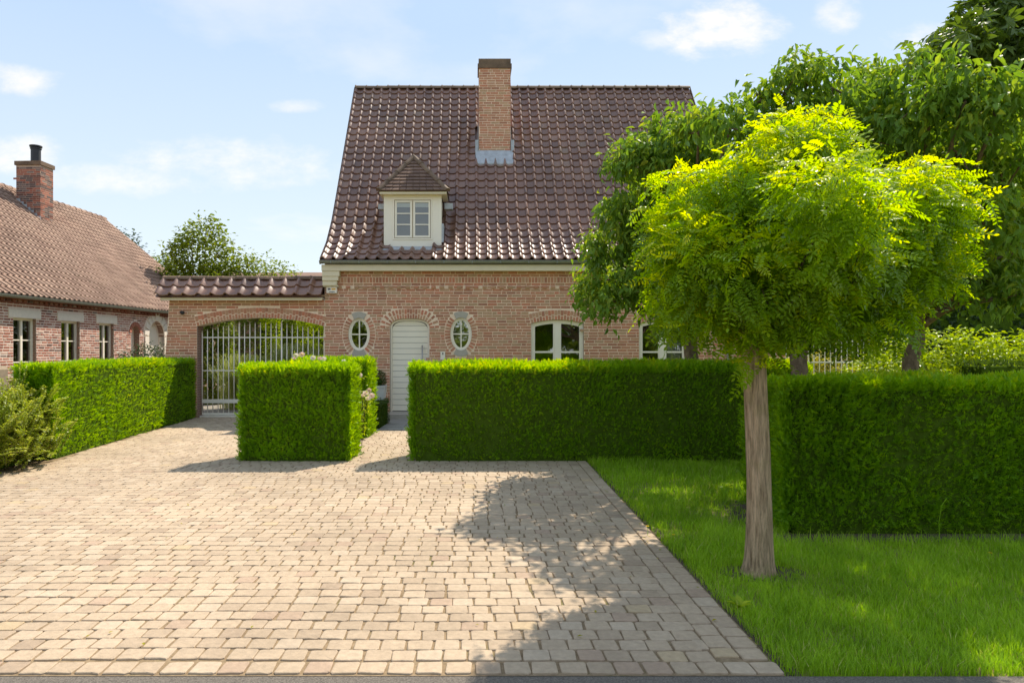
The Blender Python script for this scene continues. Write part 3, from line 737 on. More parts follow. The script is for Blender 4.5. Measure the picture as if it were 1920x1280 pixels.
# arched windows
for wi, o in enumerate((WIN1, WIN2)):
    mb = MB()
    def ins(e, o=o):
        P, Nn = o['P'], o['N']; xl, xr = o['xl'] + e, o['xr'] - e
        pts = [(min(max(p[0], xl), xr), p[1] - e) for p in P]
        return [(xl, o['zb'] + e)] + pts + [(xr, o['zb'] + e)]
    mb.ring(ins(0.003), ins(0.055), WY + 0.05, WY + 0.13); win = mb.build('window', M['white'], house)
    xc = (o['xl'] + o['xr']) / 2; ztop = lambda x_: float(np.interp(x_, o['P'][:, 0], o['P'][:, 1])) - 0.05
    MB().box(xc - 0.055, xc + 0.055, WY + 0.052, WY + 0.128, o['zb'] + 0.055, ztop(xc)).build('mullion', M['white'], win)
    for s0, s1 in ((o['xl'] + 0.056, xc - 0.056), (xc + 0.056, o['xr'] - 0.056)):
        xs = np.linspace(s0, s1, 10)
        outl = [(s0, o['zb'] + 0.056)] + [(x_, ztop(x_)) for x_ in xs] + [(s1, o['zb'] + 0.056)]
        cxx = (s0 + s1) / 2
        inl = [(cxx + (x_ - cxx) * (1 - 0.075 / (s1 - s0)), z_ - (0.035 if i not in (0, 11) else -0.035)) for i, (x_, z_) in enumerate(outl)]
        mb = MB(); mb.ring(outl, inl, WY + 0.06, WY + 0.115); mb.build('sash', M['white'], win)
        MB().add([(x_, WY + 0.085, z_) for x_, z_ in inl], [tuple(range(12))]).build('pane', M['glass'], win)
        MB().box(s0 + 0.03, s1 - 0.03, WY + 0.066, WY + 0.108, 1.52, 1.56).build('glazing_bar', M['white'], win)
    if wi == 1:
        mb = MB(); n = 30
        xs = np.linspace(o['xr'] - 0.45, o['xr'] - 0.05, n); V = [(x_, WY + 0.28 + 0.03 * math.sin(i * 1.6), z_) for z_ in (0.8, 2.3) for i, x_ in enumerate(xs)]
        mb.add(V, [(i, i + 1, n + i + 1, n + i) for i in range(n - 1)]); mb.build('curtain', M['curtain'], win, smooth=True)
    MB().box(o['xl'] - 0.04, o['xr'] + 0.04, WY - 0.06, WY + 0.14, o['zb'] - 0.06, o['zb'] - 0.002).build('window_sill', M['stone'], house)

# front door
P = DOOR['P']
def door_halfw(z, e):
    """x limits of the door outline inset by e at height z"""
    if z <= DOOR['zs']: return DOOR['xl'] + e, DOOR['xr'] - e
    zt = z + e
    s = scan([(DOOR['xl'], 0)] + [tuple(p) for p in P] + [(DOOR['xr'], 0)], zt)
    return (s[0] + e, s[1] - e) if s else (None, None)
def inset_door(e): return [(DOOR['xl'] + e, DOOR['zb'])] + [tuple(p - q * e) for p, q in zip(P, DOOR['N'])] + [(DOOR['xr'] - e, DOOR['zb'])]
mb = MB(); mb.ring(inset_door(0.003), inset_door(0.045), WY + 0.06, WY + 0.15, False); fr_ = mb.build('door_frame', M['white'], house)
mb = MB(); mb.add([(x_, WY + 0.125, z_) for x_, z_ in inset_door(0.04)], [tuple(range(len(P) + 2))]); door = mb.build('door', M['print'], house)
z = 0.16
while z < 2.28:
    z1 = min(z + 0.131, 2.275); zs_ = np.linspace(z, z1 - 0.006, 7); Lp, Rp = [], []
    for q in zs_:
        a_, b_ = door_halfw(q, 0.047)
        if a_ is not None and b_ - a_ > 0.05: Lp.append((a_, q)); Rp.append((b_, q))
    if len(Lp) > 1:
        mb = MB(); mb.prism(Lp[::-1] + Rp, 'y', WY + 0.098, WY + 0.124); mb.build('board', M['white'], door)
    z += 0.1335
mb = MB(); mb.tube([(-1.23, WY + 0.03, 0.95), (-1.23, WY + 0.03, 1.70)], 0.014, 10)
for zz_ in (1.02, 1.62): mb.tube([(-1.23, WY + 0.03, zz_), (-1.23, WY + 0.10, zz_)], 0.009, 8)
mb.build('handle', M['steel'], door, smooth=True)
mb = MB(); mb.box(-2.145, -0.925, 15.62, WY + 0.12, -0.02, 0.115); mb.build('door_step', M['stone'], house)
mb = MB(); mb.box(-1.995, -1.055, WY - 0.03, WY + 0.15, 0.116, 0.14); mb.build('threshold', M['stone'], house)

# eaves: gutter, fascia, corbel
mb = MB(); n = 9
gp = [(15.735 + 0.065 * math.cos(k), 3.635 + 0.065 * math.sin(k)) for k in np.linspace(math.pi, 2 * math.pi, n)]
gi = [(15.735 + 0.058 * math.cos(k), 3.637 + 0.058 * math.sin(k)) for k in np.linspace(2 * math.pi, math.pi, n)]
mb.prism(gp + gi, 'x', HX0 - 0.06, HX1 + 0.06)
mb.tube([(HX0 - 0.06, 15.672, 3.638), (HX1 + 0.06, 15.672, 3.638)], 0.010, 6)
gut = mb.build('gutter', M['zinc'], house, smooth=False)
for xx in np.arange(HX0 + 0.2, HX1, 0.65):
    MB().box(xx, xx + 0.02, 15.661, 15.672, 3.58, 3.645).build('gutter_bracket', M['zinc'], gut)
mb = MB(); mb.box(HX0 - 0.03, HX1 + 0.03, 15.79, 15.82, 3.42, 3.56); mb.box(HX0 - 0.03, HX1 + 0.03, 15.821, WY + 0.04, 3.425, 3.45); mb.build('fascia', M['cream'], house)
mb = MB()
for k, (dz, pr, wd) in enumerate(((3.30, 0.19, 0.40), (3.20, 0.17, 0.37), (3.09, 0.14, 0.33), (3.06, 0.10, 0.36))):
    mb.box(HX0 - 0.02, HX0 - 0.02 + wd, WY - pr, WY - 0.003, dz, 3.419 if k == 0 else (3.299, 3.199, 3.089)[k - 1])
mb.build('corbel', M['cream'], house)
mb = MB(); mb.tube([(5.92, 15.93, 0), (5.92, 15.93, 3.4), (5.92, 15.74, 3.58)], 0.04, 10); mb.build('downpipe', M['lead'], house, smooth=True)

# roof tiles
def tile_t(seed, us=(0.0, 0.07, 0.15, 0.22, 0.29, 0.37, 0.47, 0.60, 0.76, 0.90, 1.02)):
    """S-shaped pantile: x 0..1 across, y 0..1 up the slope, thickness shown at the lip"""
    r = np.random.default_rng(seed)
    def h(u):
        roll = 1.0 * math.exp(-((u - 0.15) / 0.15) ** 2)
        return 0.066 * roll + 0.030 * ((u - 0.6) / 0.5) ** 2 * (1 if u > 0.22 else 0.25)
    V = []; n = len(us); lift = r.uniform(-0.004, 0.006)
    for yv, zv in ((0.0, 0.030 + lift), (0.035, 0.036 + lift), (1.12, 0.0)):
        V += [(u, yv, h(u) + zv) for u in us]
    V += [(u, 0.0, h(u) + 0.006) for u in us]
    Fc = [(k * n + i, k * n + i + 1, (k + 1) * n + i + 1, (k + 1) * n + i) for k in range(2) for i in range(n - 1)]
    Fc += [(3 * n + i, 3 * n + i + 1, i + 1, i) for i in range(n - 1)]
    return V, Fc
TILE = [tile_t(s) for s in range(4)]
def polyline(prof):
    P = np.array(prof); s = np.r_[0, np.cumsum(np.linalg.norm(np.diff(P, axis=0), axis=1))]; return P, s
def tile_roof(parent, x0, cols, pitch, prof, rows, mats='tile', limit=300, blocked=None, zs=1.0, flip=False, name='roof_tile', vis=None):
    P, s = polyline(prof); g = s[-1] / rows; items = []
    for rr in range(rows):
        a, b = s[-1] * rr / rows, s[-1] * (rr + 1) / rows
        pa = np.array([np.interp(a, s, P[:, k]) for k in (0, 1)]); pb = np.array([np.interp(b, s, P[:, k]) for k in (0, 1)])
        dy_, dz_ = (pb - pa) / np.linalg.norm(pb - pa); L = np.linalg.norm(pb - pa)
        for c in range(cols):
            xx = x0 + c * pitch; mid = (pa + pb) / 2
            if blocked and blocked(xx + pitch / 2, mid[0], mid[1]): continue
            jx, jr = rng.normal(0, 0.003), rng.normal(0, 0.006)
            ux = np.array([1, jr, 0.0]) * pitch; uy = np.array([0, dy_, dz_]) * L; uz = np.array([0, -dz_, dy_]) * zs
            if flip: ux, uz = ux, uz
            items.append((np.array([xx + jx, pa[0], pa[1]]), np.stack([ux, uy, uz], axis=1), int(rng.integers(4)), rng.beta(2.2, 2.2), rr))
    tv = [[MB().add(TILE[v][0], TILE[v][1], t_).mesh(name, M[mats], (0, 0, 0), True) for t_ in (0.1, 0.35, 0.5, 0.65, 0.85)] for v in range(4)]
    order = sorted(range(len(items)), key=lambda i: (0 if (vis is None or vis(items[i][0])) else 1, items[i][0][1] ** 2 + items[i][0][0] ** 2))
    for i in order[:limit]:
        p, m3, v, t_, _ = items[i]; place(name, tv[v][min(4, int(t_ * 5))], parent, p, m3)
    rest = [items[i] for i in order[limit:]]
    if rest: scatter(name, TILE[0], np.array([q[1] for q in rest]), np.array([q[0] for q in rest]), [q[3] for q in rest], M[mats], parent, smooth=True, kind='stuff')
DX0, DX1, DY, DZ0, DZ1 = -2.18, -0.795, 16.38, 4.07, 5.32      # dormer front
CHX0, CHX1, CHY0, CHY1 = 0.116, 0.975, 18.62, 19.25
def roof_block(x, y_, z_):
    if DX0 + 0.10 < x < DX1 - 0.10 and DY - 0.16 < y_ and z_ < DZ1: return True
    return CHX0 - 0.0 < x < CHX1 + 0.0 and CHY0 - 0.22 < y_ < CHY1
mb = MB()
for k in range(len(PROF) - 1):
    (ya, za), (yb, zb) = PROF[k], PROF[k + 1]; mb.quad((HX0 - 0.05, ya, za - 0.03), (HX1 + 0.05, ya, za - 0.03), (HX1 + 0.05, yb, zb - 0.03), (HX0 - 0.05, yb, zb - 0.03))
    (ya, za), (yb, zb) = BACKP[k], BACKP[k + 1]; mb.quad((HX0 - 0.05, ya, za), (HX0 - 0.05, yb, zb), (HX1 + 0.05, yb, zb), (HX1 + 0.05, ya, za))
roof = mb.build('roof', M['tile'], house)
tile_roof(roof, HX0 - 0.04, 39, 0.2545, PROF, 27, blocked=roof_block, vis=lambda p: p[0] < 2.6)
# verge strips
for gx in (HX0 - 0.075, HX1 + 0.055):
    mb = MB()
    for k in range(5):
        (ya, za), (yb, zb) = PROF[k], PROF[k + 1]
        mb.add([(gx, ya, za - 0.10), (gx + 0.02, ya, za - 0.10), (gx + 0.02, yb, zb - 0.10), (gx, yb, zb - 0.10), (gx, ya, za + 0.05), (gx + 0.02, ya, za + 0.05), (gx + 0.02, yb, zb + 0.05), (gx, yb, zb + 0.05)],
               [(0, 1, 2, 3), (4, 7, 6, 5), (0, 4, 5, 1), (2, 6, 7, 3), (0, 3, 7, 4), (1, 5, 6, 2)])
    mb.build('verge', M['ridge'], roof)
def ridge_row(parent, p0, p1, count, rad=0.11, mat='ridge', drop=0.06, limit=60):
    p0, p1 = np.array(p0, float), np.array(p1, float); ax = norm(p1 - p0); L = np.linalg.norm(p1 - p0) / count
    side = norm(np.cross(ax, (0, 0, 1))); up = np.cross(side, ax)
    base = []; n = 7
    for tt, rr in ((0, rad * 1.12), (0.10, rad * 1.14), (0.12, rad), (1.04, rad * 0.97)):
        for k in range(n):
            a = math.pi * k / (n - 1); base.append(tt * L * ax + rr * math.cos(a) * side + (rr * math.sin(a) - drop) * up)
    Fc = [(j * n + k, (j + 1) * n + k, (j + 1) * n + k + 1, j * n + k + 1) for j in range(3) for k in range(n - 1)] + [tuple(range(n))]
    vs_ = [MB().add(base, Fc, t_).mesh('ridge_tile', M[mat], (0, 0, 0), False) for t_ in (0.1, 0.4, 0.6, 0.9)]
    for i in range(count):
        place('ridge_tile', vs_[int(rng.integers(4))], parent, p0 + ax * L * i + np.array([0, 0, rng.normal(0, 0.003)]), np.eye(3))
ridge_row(roof, (HX0 - 0.04, 20.35, 9.40), (HX1 + 0.03, 20.35, 9.40), 31, 0.115)

# chimney with its bricks
def brick_stack(parent, name, x0, x1, y0, y1, z0, z1, mk, mort, zfun=None, limit=300, course=COURSE):
    c = MB().box(x0, x1, y0, y1, z0, z1).build(name, M[mort], parent); nc = int((z1 - z0) / course)
    faces = [((1, 0, 0), (0, -1, 0), x0, x1, lambda u, z_, o: np.array([u, y0 - o, z_])),
             ((0, 1, 0), (1, 0, 0), y0, y1, lambda u, z_, o: np.array([x1 + o, u, z_])),
             ((0, -1, 0), (-1, 0, 0), -y1, -y0, lambda u, z_, o: np.array([x0 - o, -u, z_]))]
    return c, [(f[0], f[1], lay_bricks(f[2] - (0.004 if i else 0), f[3] + 0.004, z0, nc, [], f[4], 11 + i, course=course)) for i, f in enumerate(faces)]
ch, fl = brick_stack(house, 'chimney', CHX0, CHX1, CHY0, CHY1, 6.6, 9.33, 'brick', 'mortar')
for u, n, bl in fl:
    if n == (0, -1, 0): brick_set(ch, bl, 'brick', u, n, 300)
    else: scatter('brick', BRICK, np.array([np.stack([np.array(u, float) * b[1], -np.array(n, float) * b[3], np.array([0, 0, 1.0]) * b[2]], axis=1) for b in bl]), np.array([b[0] for b in bl]), [b[4] for b in bl], M['brick'], ch, kind='stuff')
mb = MB(); mb.box(CHX0 - 0.035, CHX1 + 0.035, CHY0 - 0.03, CHY1 + 0.03, 9.26, 9.38); mb.box(CHX0 - 0.01, CHX1 + 0.01, CHY0 - 0.01, CHY1 + 0.01, 9.381, 9.52); mb.build('chimney_cap', M['ridge'], ch)
mb = MB(); mb.prism([(CHY0 - 0.016, 7.02), (CHY0 - 0.016, 6.85), (CHY0 - 0.28, 6.53), (CHY0 - 0.29, 6.60), (CHY0 - 0.06, 6.95)], 'x', CHX0 - 0.08, CHX1 + 0.08)
for xx, s in ((CHX0, -1), (CHX1, 1)):
    for k in range(6):
        yk = CHY0 + k * 0.1; zk = 6.92 + k * 0.142; mb.box(min(xx + s * 0.014, xx + s * 0.03), max(xx + s * 0.014, xx + s * 0.03), yk - 0.05, yk + 0.06, zk - 0.15, zk + 0.30)
    mb.box(min(xx + s * 0.01, xx + s * 0.10), max(xx + s * 0.01, xx + s * 0.10), CHY0 - 0.04, CHY0 + 0.02, 6.8, 7.3)
mb.build('lead_flashing', M['lead'], ch)

# dormer
dorm = MB().box(DX0 + 0.02, DX1 - 0.02, DY + 0.05, 17.45, DZ0, DZ1).build('dormer', M['cream'], house)
XC = (DX0 + DX1) / 2
fx0, fx1, fz0, fz1 = XC - 0.475, XC + 0.475, DZ0 + 0.16, DZ1 - 0.10
mb = MB(); mb.ring([(DX0, DZ0), (DX0, DZ1), (DX1, DZ1), (DX1, DZ0)], [(fx0, fz0), (fx0, fz1), (fx1, fz1), (fx1, fz0)], DY, DY + 0.06); mb.build('dormer_front', M['white'], dorm)
rc = lambda x0, x1, z0, z1: [(x0, z0), (x0, z1), (x1, z1), (x1, z0)]
mb = MB(); mb.ring(rc(fx0, fx1, fz0, fz1), rc(fx0 + 0.035, fx1 - 0.035, fz0 + 0.035, fz1 - 0.035), DY - 0.015, DY + 0.05)
mb.ring(rc(fx0 + 0.05, XC - 0.012, fz0 + 0.05, fz1 - 0.05), rc(fx0 + 0.095, XC - 0.06, fz0 + 0.10, fz1 - 0.095), DY - 0.004, DY + 0.045)
mb.ring(rc(XC + 0.012, fx1 - 0.05, fz0 + 0.05, fz1 - 0.05), rc(XC + 0.06, fx1 - 0.095, fz0 + 0.10, fz1 - 0.095), DY - 0.004, DY + 0.045)
dw = mb.build('dormer_window', M['white'], dorm)
for a_, b_ in ((fx0 + 0.095, XC - 0.06), (XC + 0.06, fx1 - 0.095)):
    zz0, zz1 = fz0 + 0.10, fz1 - 0.095
    for k in (1, 2): MB().box(a_, b_, DY, DY + 0.035, zz0 + (zz1 - zz0) * k / 3 - 0.013, zz0 + (zz1 - zz0) * k / 3 + 0.013).build('glazing_bar', M['white'], dorm)
    for k in range(3):
        za, zb = zz0 + (zz1 - zz0) * k / 3 + 0.013 * (k > 0), zz0 + (zz1 - zz0) * (k + 1) / 3 - 0.013 * (k < 2)
        MB().quad((a_, DY + 0.02, za), (b_, DY + 0.02, za), (b_, DY + 0.02, zb), (a_, DY + 0.02, zb)).build('pane', M['matt_glass'], dorm)
    MB().box(a_ - 0.02, b_ + 0.02, DY + 0.042, DY + 0.048, zz0 - 0.02, zz1 + 0.02).build('blind', M['blind'], dorm)
    MB().box(a_ - 0.02, b_ + 0.02, DY + 0.034, DY + 0.041, zz1 - 0.11, zz1 + 0.02).build('blind_roll', M['white'], dorm)
# dormer roof: hip of flat tiles in front, two slopes behind
E0, E1, EY, EZ = DX0 - 0.11, DX1 + 0.16, DY - 0.20, DZ1 + 0.03
AP = np.array([XC - 0.03, DY + 0.62, 6.36]); BK = np.array([XC - 0.03, 18.22, 6.36])
mb = MB(); mb.box(E0 + 0.03, E1 - 0.03, EY + 0.02, EY + 0.5, EZ - 0.06, EZ - 0.002); mb.box(E0 + 0.03, E0 + 0.16, EY + 0.5, 17.1, EZ - 0.06, EZ - 0.002); mb.box(E1 - 0.16, E1 - 0.03, EY + 0.5, 17.1, EZ - 0.06, EZ - 0.002); mb.build('dormer_eave', M['cream'], dorm)
mb = MB()
mb.quad((E0, EY, EZ - 0.01), AP - (0, 0, .03), BK - (0, 0, .03), (E0, 17.3, EZ - 0.01)); mb.quad((E1, EY, EZ - 0.01), (E1, 17.3, EZ - 0.01), BK - (0, 0, .03), AP - (0, 0, .03)); mb.quad((E0, EY, EZ - 0.01), (E1, EY, EZ - 0.01), AP - (0, 0, .03))
dr = mb.build('dormer_roof', M['shingle'], dorm)
nr = 10; A0, A1 = np.array([E0, EY, EZ]), np.array([E1, EY, EZ])
nrm = norm(np.cross(A1 - A0, AP - A0))
for k in range(nr):
    t0, t1 = k / nr, min(1.0, (k + 1.25) / nr)
    wl = np.linalg.norm((A1 - A0)) * (1 - t0); nt_ = max(1, int(round(wl / 0.17)))
    for i in range(nt_):
        off = (i + (0.5 if k % 2 else 0)) / nt_
        fa, fb = max(0, off if k % 2 else i / nt_), min(1, (off + 1 / nt_) if k % 2 else (i + 1) / nt_)
        if k % 2 and i == 0: fa = 0
        if fb - fa < 0.02: continue
        L0, R0, L1, R1 = A0 + (AP - A0) * t0, A1 + (AP - A1) * t0, A0 + (AP - A0) * t1, A1 + (AP - A1) * t1
        q = [L0 + (R0 - L0) * (fa + .004), L0 + (R0 - L0) * (fb - .004), L1 + (R1 - L1) * (fb - .004), L1 + (R1 - L1) * (fa + .004)]
        lo = 0.040 + rng.uniform(0, 0.006)
        V = [q[0] + nrm * 0.012, q[1] + nrm * 0.012, q[0] + nrm * lo, q[1] + nrm * lo, q[2] + nrm * 0.012, q[3] + nrm * 0.012]
        mb = MB().add(V, [(0, 1, 3, 2), (2, 3, 4, 5), (0, 2, 5), (1, 4, 3)], rng.random()); mb.build('flat_tile', M['shingle'], dr)
ridge_row(dr, A0 + (0, 0, 0.03), AP + (0, 0, 0.05), 4, 0.075, drop=0.03)
ridge_row(dr, A1 + (0, 0, 0.03), AP + (0, 0, 0.05), 4, 0.075, drop=0.03)
mb = MB(); mb.prism([(DY - 0.003, DZ0 - 0.002), (DY - 0.003, DZ0 - 0.10), (DY - 0.19, DZ0 - 0.17), (DY - 0.19, DZ0 - 0.10), (DY - 0.05, DZ0 - 0.03)], 'x', DX0 - 0.06, DX1 + 0.06); mb.box(DX1 + 0.002, DX1 + 0.05, DY + 0.0, DY + 0.7, DZ0 + 0.1, DZ0 + 0.55)
mb.box(E0 - 0.06, E0 + 0.10, DY + 0.25, DY + 0.5, DZ1 - 0.30, DZ1 - 0.18); mb.box(E1 - 0.10, E1 + 0.10, DY + 0.25, DY + 0.5, DZ1 - 0.30, DZ1 - 0.16)
mb.build('lead_flashing', M['lead'], dorm)

# alarm siren and doorbell on the wall
al = thing('alarm_box', 'small white alarm box with amber lens under the left eave corner', 'alarm box', (-3.335, 15.98, 2.92))
mb = MB(); mb.prism([(-3.455, 2.915), (-3.455, 3.04), (-3.215, 3.04), (-3.215, 2.915)], 'y', 15.915, 15.99); mb.build('case', M['white'], al)
mb = MB(); mb.box(-3.445, -3.225, 15.92, 15.99, 3.041, 3.055); mb.build('top_plate', M['white'], al)
MB().box(-3.34, -3.245, 15.911, 15.914, 2.985, 3.03).build('amber_lens', M['alarm_lamp'], al)
MB().box(-3.425, -3.36, 15.911, 15.914, 2.985, 3.03).build('grille', M['print'], al)
MB().box(-3.395, -3.265, 15.912, 15.914, 2.932, 2.95).build('lettering', M['print'], al)
db = thing('doorbell', 'small white doorbell panel beside the front door, just above the hedge', 'doorbell', (-0.75, 15.98, 1.42))
MB().box(-0.80, -0.69, 15.95, 15.99, 1.36, 1.555).build('case', M['white'], db); MB().box(-0.76, -0.73, 15.945, 15.949, 1.48, 1.53).build('button', M['print'], db)

# ------------------------------------------------------------------ gate wall with tiled coping
gw = thing('gate_wall', 'brick archway wall with tiled coping joining the house to the left pillar', 'gate wall', (-5.3, 16.1, 0))
GX0 = -7.155
def gedge(z): return (GX0 - max(0, (2.75 - z)) * 0.075, HX0 - 0.003)
GN = 41
mb = MB(); mortar_sheet(mb, GX0, HX0, 0, GN, [GATE['mid']], fw, edge=gedge); gwf = mb.build('wall_face', M['mortar'], gw)
gb = lay_bricks(GX0, HX0, 0, GN, [GATE['outer']], fw, 21, edge=gedge)
brick_set(gwf, gb, 'brick', (1, 0, 0), (0, -1, 0), 300)
mb = MB(); mortar_ring(mb, GATE, False, 0.36); ga = mb.build('gate_arch', M['mortar'], gw); voussoirs(ga, GATE, 0.07)
mb = MB(); mb.add([(GX0 - .2, WY + .002, 0), (GX0, WY + .002, 2.75), (-6.51, WY + .002, 2.75), (-6.51, WY + .002, 0), (GX0 - .2, WY + .38, 0), (GX0, WY + .38, 2.75), (-6.51, WY + .38, 2.75), (-6.51, WY + .38, 0)],
    [(0, 4, 5, 1), (3, 2, 6, 7), (4, 7, 6, 5)]); mb.box(GX0, HX0, WY + .1, WY + .37, 2.62, 2.77); mb.build('pillar', M['brick_sheet'], gw)
MB().box(GX0 - 0.12, HX0 - 0.02, 15.80, 15.83, 2.735, 2.80).build('fascia', M['cream'], gw)
MB().box(GX0 - 0.12, HX0 - 0.02, 15.831, 16.5, 2.765, 2.80).build('soffit', M['cream'], gw)
cp = thing('x', '', '') if False else None
gprof = [(15.72, 2.83), (16.14, 3.26)]
mb = MB(); mb.quad((GX0 - 0.2, 15.72, 2.81), (HX0 - 0.02, 15.72, 2.81), (HX0 - 0.02, 16.14, 3.25), (GX0 - 0.2, 16.14, 3.25)); mb.quad((GX0 - 0.2, 16.56, 2.81), (GX0 - 0.2, 16.14, 3.25), (HX0 - 0.02, 16.14, 3.25), (HX0 - 0.02, 16.56, 2.81))
mb.add([(GX0 - .2, 15.72, 2.81), (GX0 - .2, 16.56, 2.81), (GX0 - .2, 16.14, 3.25)], [(0, 1, 2)]); gcop = mb.build('coping_roof', M['tile'], gw)
tile_roof(gcop, GX0 - 0.22, 12, 0.319, gprof, 2)
ridge_row(gcop, (GX0 - 0.20, 16.14, 3.31), (HX0 - 0.03, 16.14, 3.31), 11, 0.085, 'ridge')
sp = thing('security_lamp', 'small dark wall lamp on the gate pillar under the coping', 'lamp', (-6.85, 15.97, 2.47))
mb = MB(); mb.box(-6.875, -6.825, 15.95, 15.995, 2.43, 2.50); mb.build('bracket', M['black'], sp)
MB().tube([(-6.865, 15.95, 2.47), (-6.785, 15.86, 2.45)], [0.03, 0.045], 10).build('lamp_head', M['black'], sp, smooth=True)

# gate
gate = thing('bar_gate', 'tall white metal gate of upright bars in the brick archway', 'gate', (-5.0, 16.2, 0))
gx0, gx1, gy = -6.465, -3.575, 16.2
nb = 23
for i in range(nb + 1):
    xx = gx0 + (gx1 - gx0) * i / nb; u = (xx - gx0) / (gx1 - gx0)
    thick = i in (7, 15); ztop = 2.02 + 0.20 * (1 - (2 * u - 1) ** 2) + (0.05 if thick else 0)
    mb = MB(); r_ = 0.019 if thick else 0.0115
    mb.tube([(xx, gy, 0.09), (xx, gy, ztop - 0.04)], r_, 8); 
    mb.tube([(xx, gy, ztop - 0.04), (xx, gy, ztop + 0.03)], [r_, 0.002], 8, cap=False); mb.build('post' if thick else 'bar', M['metal_white'], gate, smooth=True)
for zz_, hh in ((1.885, 0.012), (1.10, 0.012), (0.375, 0.045), (0.075, 0.02)):
    MB().box(gx0, gx1, gy - 0.012, gy + 0.012, zz_ - hh, zz_ + hh).build('rail', M['metal_white'], gate)
MB().box(gx0 - 0.03, gx1 + 0.03, gy - 0.08, gy + 0.08, -0.02, 0.035).build('threshold', M['metal_white'], gate)

# ------------------------------------------------------------------ farmhouse on the left
LX = -12.0; LY0, LY1 = 10.0, 27.9; EV = 2.95; RR = 4.85; RZ = EV + 0.83 * RR
left = thing('red_brick_house', 'long low red brick house with clay roof and a chimney at the left', 'house', (LX - RR, 19, 0))
def lw(u, z, o): return np.array([LX + o, u, z])
lop = []
wins = ((16.43, 17.22, 0.75, 2.37), (18.18, 18.96, 0.75, 2.37), (19.87, 20.58, 0.75, 2.37))
rects = [[(a, z0), (a, z1), (b, z1), (b, z0)] for a, b, z0, z1 in wins]
lint = [[(a - 0.16, z1), (a - 0.16, z1 + 0.20), (b + 0.16, z1 + 0.20), (b + 0.16, z1)] for a, b, z0, z1 in wins]
AW = make_arch_opening(21.52, 22.0, 0.9, 2.12, 0.24, 0.14, power=2.0); AD = make_arch_opening(22.55, 23.55, 0.0, 2.05, 0.50, 0.30, power=2.0)
nlc = 44
mb = MB(); mortar_sheet(mb, LY0, LY1, 0, nlc, rects + [AW['mid'], AD['mid']], lw); lwall = mb.build('front_wall', M['lime_mortar'], left)
lb = lay_bricks(13.2, LY1, 0, nlc, rects + lint + [AW['outer'], AD['outer']], lw, 31, length=0.215, joint=0.022, proud=0.006)
brick_set(lwall, [b for b in lb if b[0][2] > 1.25 and b[0][1] > 15.8], 'red_brick', (0, 1, 0), (1, 0, 0), 300)
lb2 = [b for b in lb if not (b[0][2] > 1.25 and b[0][1] > 15.8)]
scatter('brick', BRICK, np.array([np.stack([np.array([0, 1.0, 0]) * b[1], np.array([-1.0, 0, 0]) * b[3], np.array([0, 0, 1.0]) * b[2]], axis=1) for b in lb2]), np.array([b[0] for b in lb2]), [b[4] for b in lb2], M['red_brick'], lwall, kind='stuff')
mb = MB()
for a, b, z0, z1 in wins:
    for yy, s in ((a, -1), (b, 1)): mb.box(LX - 0.20, LX - 0.002, min(yy, yy + s * 0.1), max(yy, yy + s * 0.1), z0, z1)
mb.build('jamb', M['brick_sheet'], left)
for a, b, z0, z1 in wins:
    MB().box(LX - 0.16, LX + 0.022, a - 0.16, b + 0.16, z1, z1 + 0.195).build('lintel', M['lintel'], left)
    c = (a + b) / 2
    def lring(mb, y0, y1, za, zb, t_, xa, xb):
        for (p, q, r_, s) in ((y0, y1, za, za + t_), (y0, y1, zb - t_, zb), (y0, y0 + t_, za + t_, zb - t_), (y1 - t_, y1, za + t_, zb - t_)): mb.box(xa, xb, p, q, r_, s)
    mb = MB(); lring(mb, a, b, z0, z1 - 0.002, 0.055, LX - 0.16, LX - 0.09); mb.box(LX - 0.158, LX - 0.088, c - 0.035, c + 0.035, z0 + 0.056, z1 - 0.058); lwn = mb.build('window', M['white'], left)
    for k in (1, 2):
        zk = z0 + (z1 - z0) * k / 3; MB().box(LX - 0.15, LX - 0.10, a + 0.056, c - 0.036, zk - 0.014, zk + 0.014).build('glazing_bar', M['white'], lwn); MB().box(LX - 0.15, LX - 0.10, c + 0.036, b - 0.056, zk - 0.014, zk + 0.014).build('glazing_bar', M['white'], lwn)
    for p, q in ((a + 0.05, c - 0.03), (c + 0.03, b - 0.05)):
        MB().quad((LX - 0.125, p, z0 + .05), (LX - 0.125, q, z0 + .05), (LX - 0.125, q, z1 - .05), (LX - 0.125, p, z1 - .05)).build('pane', M['matt_glass'], lwn)
# arched window and arched doorway with pale stone
def l_arch(o, stone_t, mat, nm):
    pts, L = along(o['P'], o['N'], 2); cnt = max(9, int(L / 0.16)); pts, L = along(o['P'], o['N'], cnt)
    mb = MB()
    for i, (p, q) in enumerate(pts):
        tt = np.array([q[1], -q[0]]); hl = L / cnt * 0.5
        c = [p - tt * hl * 0.94, p + tt * hl * 0.94, p + tt * hl * 1.1 + q * stone_t, p - tt * hl * 1.1 + q * stone_t]
        mb.add([(LX + 0.03, *k) for k in c] + [(LX - 0.2, *k) for k in c], [(0, 1, 2, 3), (0, 4, 5, 1), (1, 5, 6, 2), (2, 6, 7, 3), (3, 7, 4, 0)])
    return mb
mb = l_arch(AD, 0.26, 'lintel', 'a')
for yy, s in ((AD['xl'], -1), (AD['xr'], 1)): mb.box(LX - 0.2, LX + 0.032, min(yy, yy + s * 0.24), max(yy, yy + s * 0.24), 1.1, AD['zs'] - 0.02)
mb.box(LX - 0.1, LX + 0.05, (AD['xl'] + AD['xr']) / 2 - 0.12, (AD['xl'] + AD['xr']) / 2 + 0.12, AD['zs'] + 0.52, AD['zs'] + 0.86)
dsur = mb.build('stone_arch', M['lintel'], left)
mb = l_arch(AW, 0.12, 'lintel', 'a'); mb.build('window_arch', M['red_brick'], left)
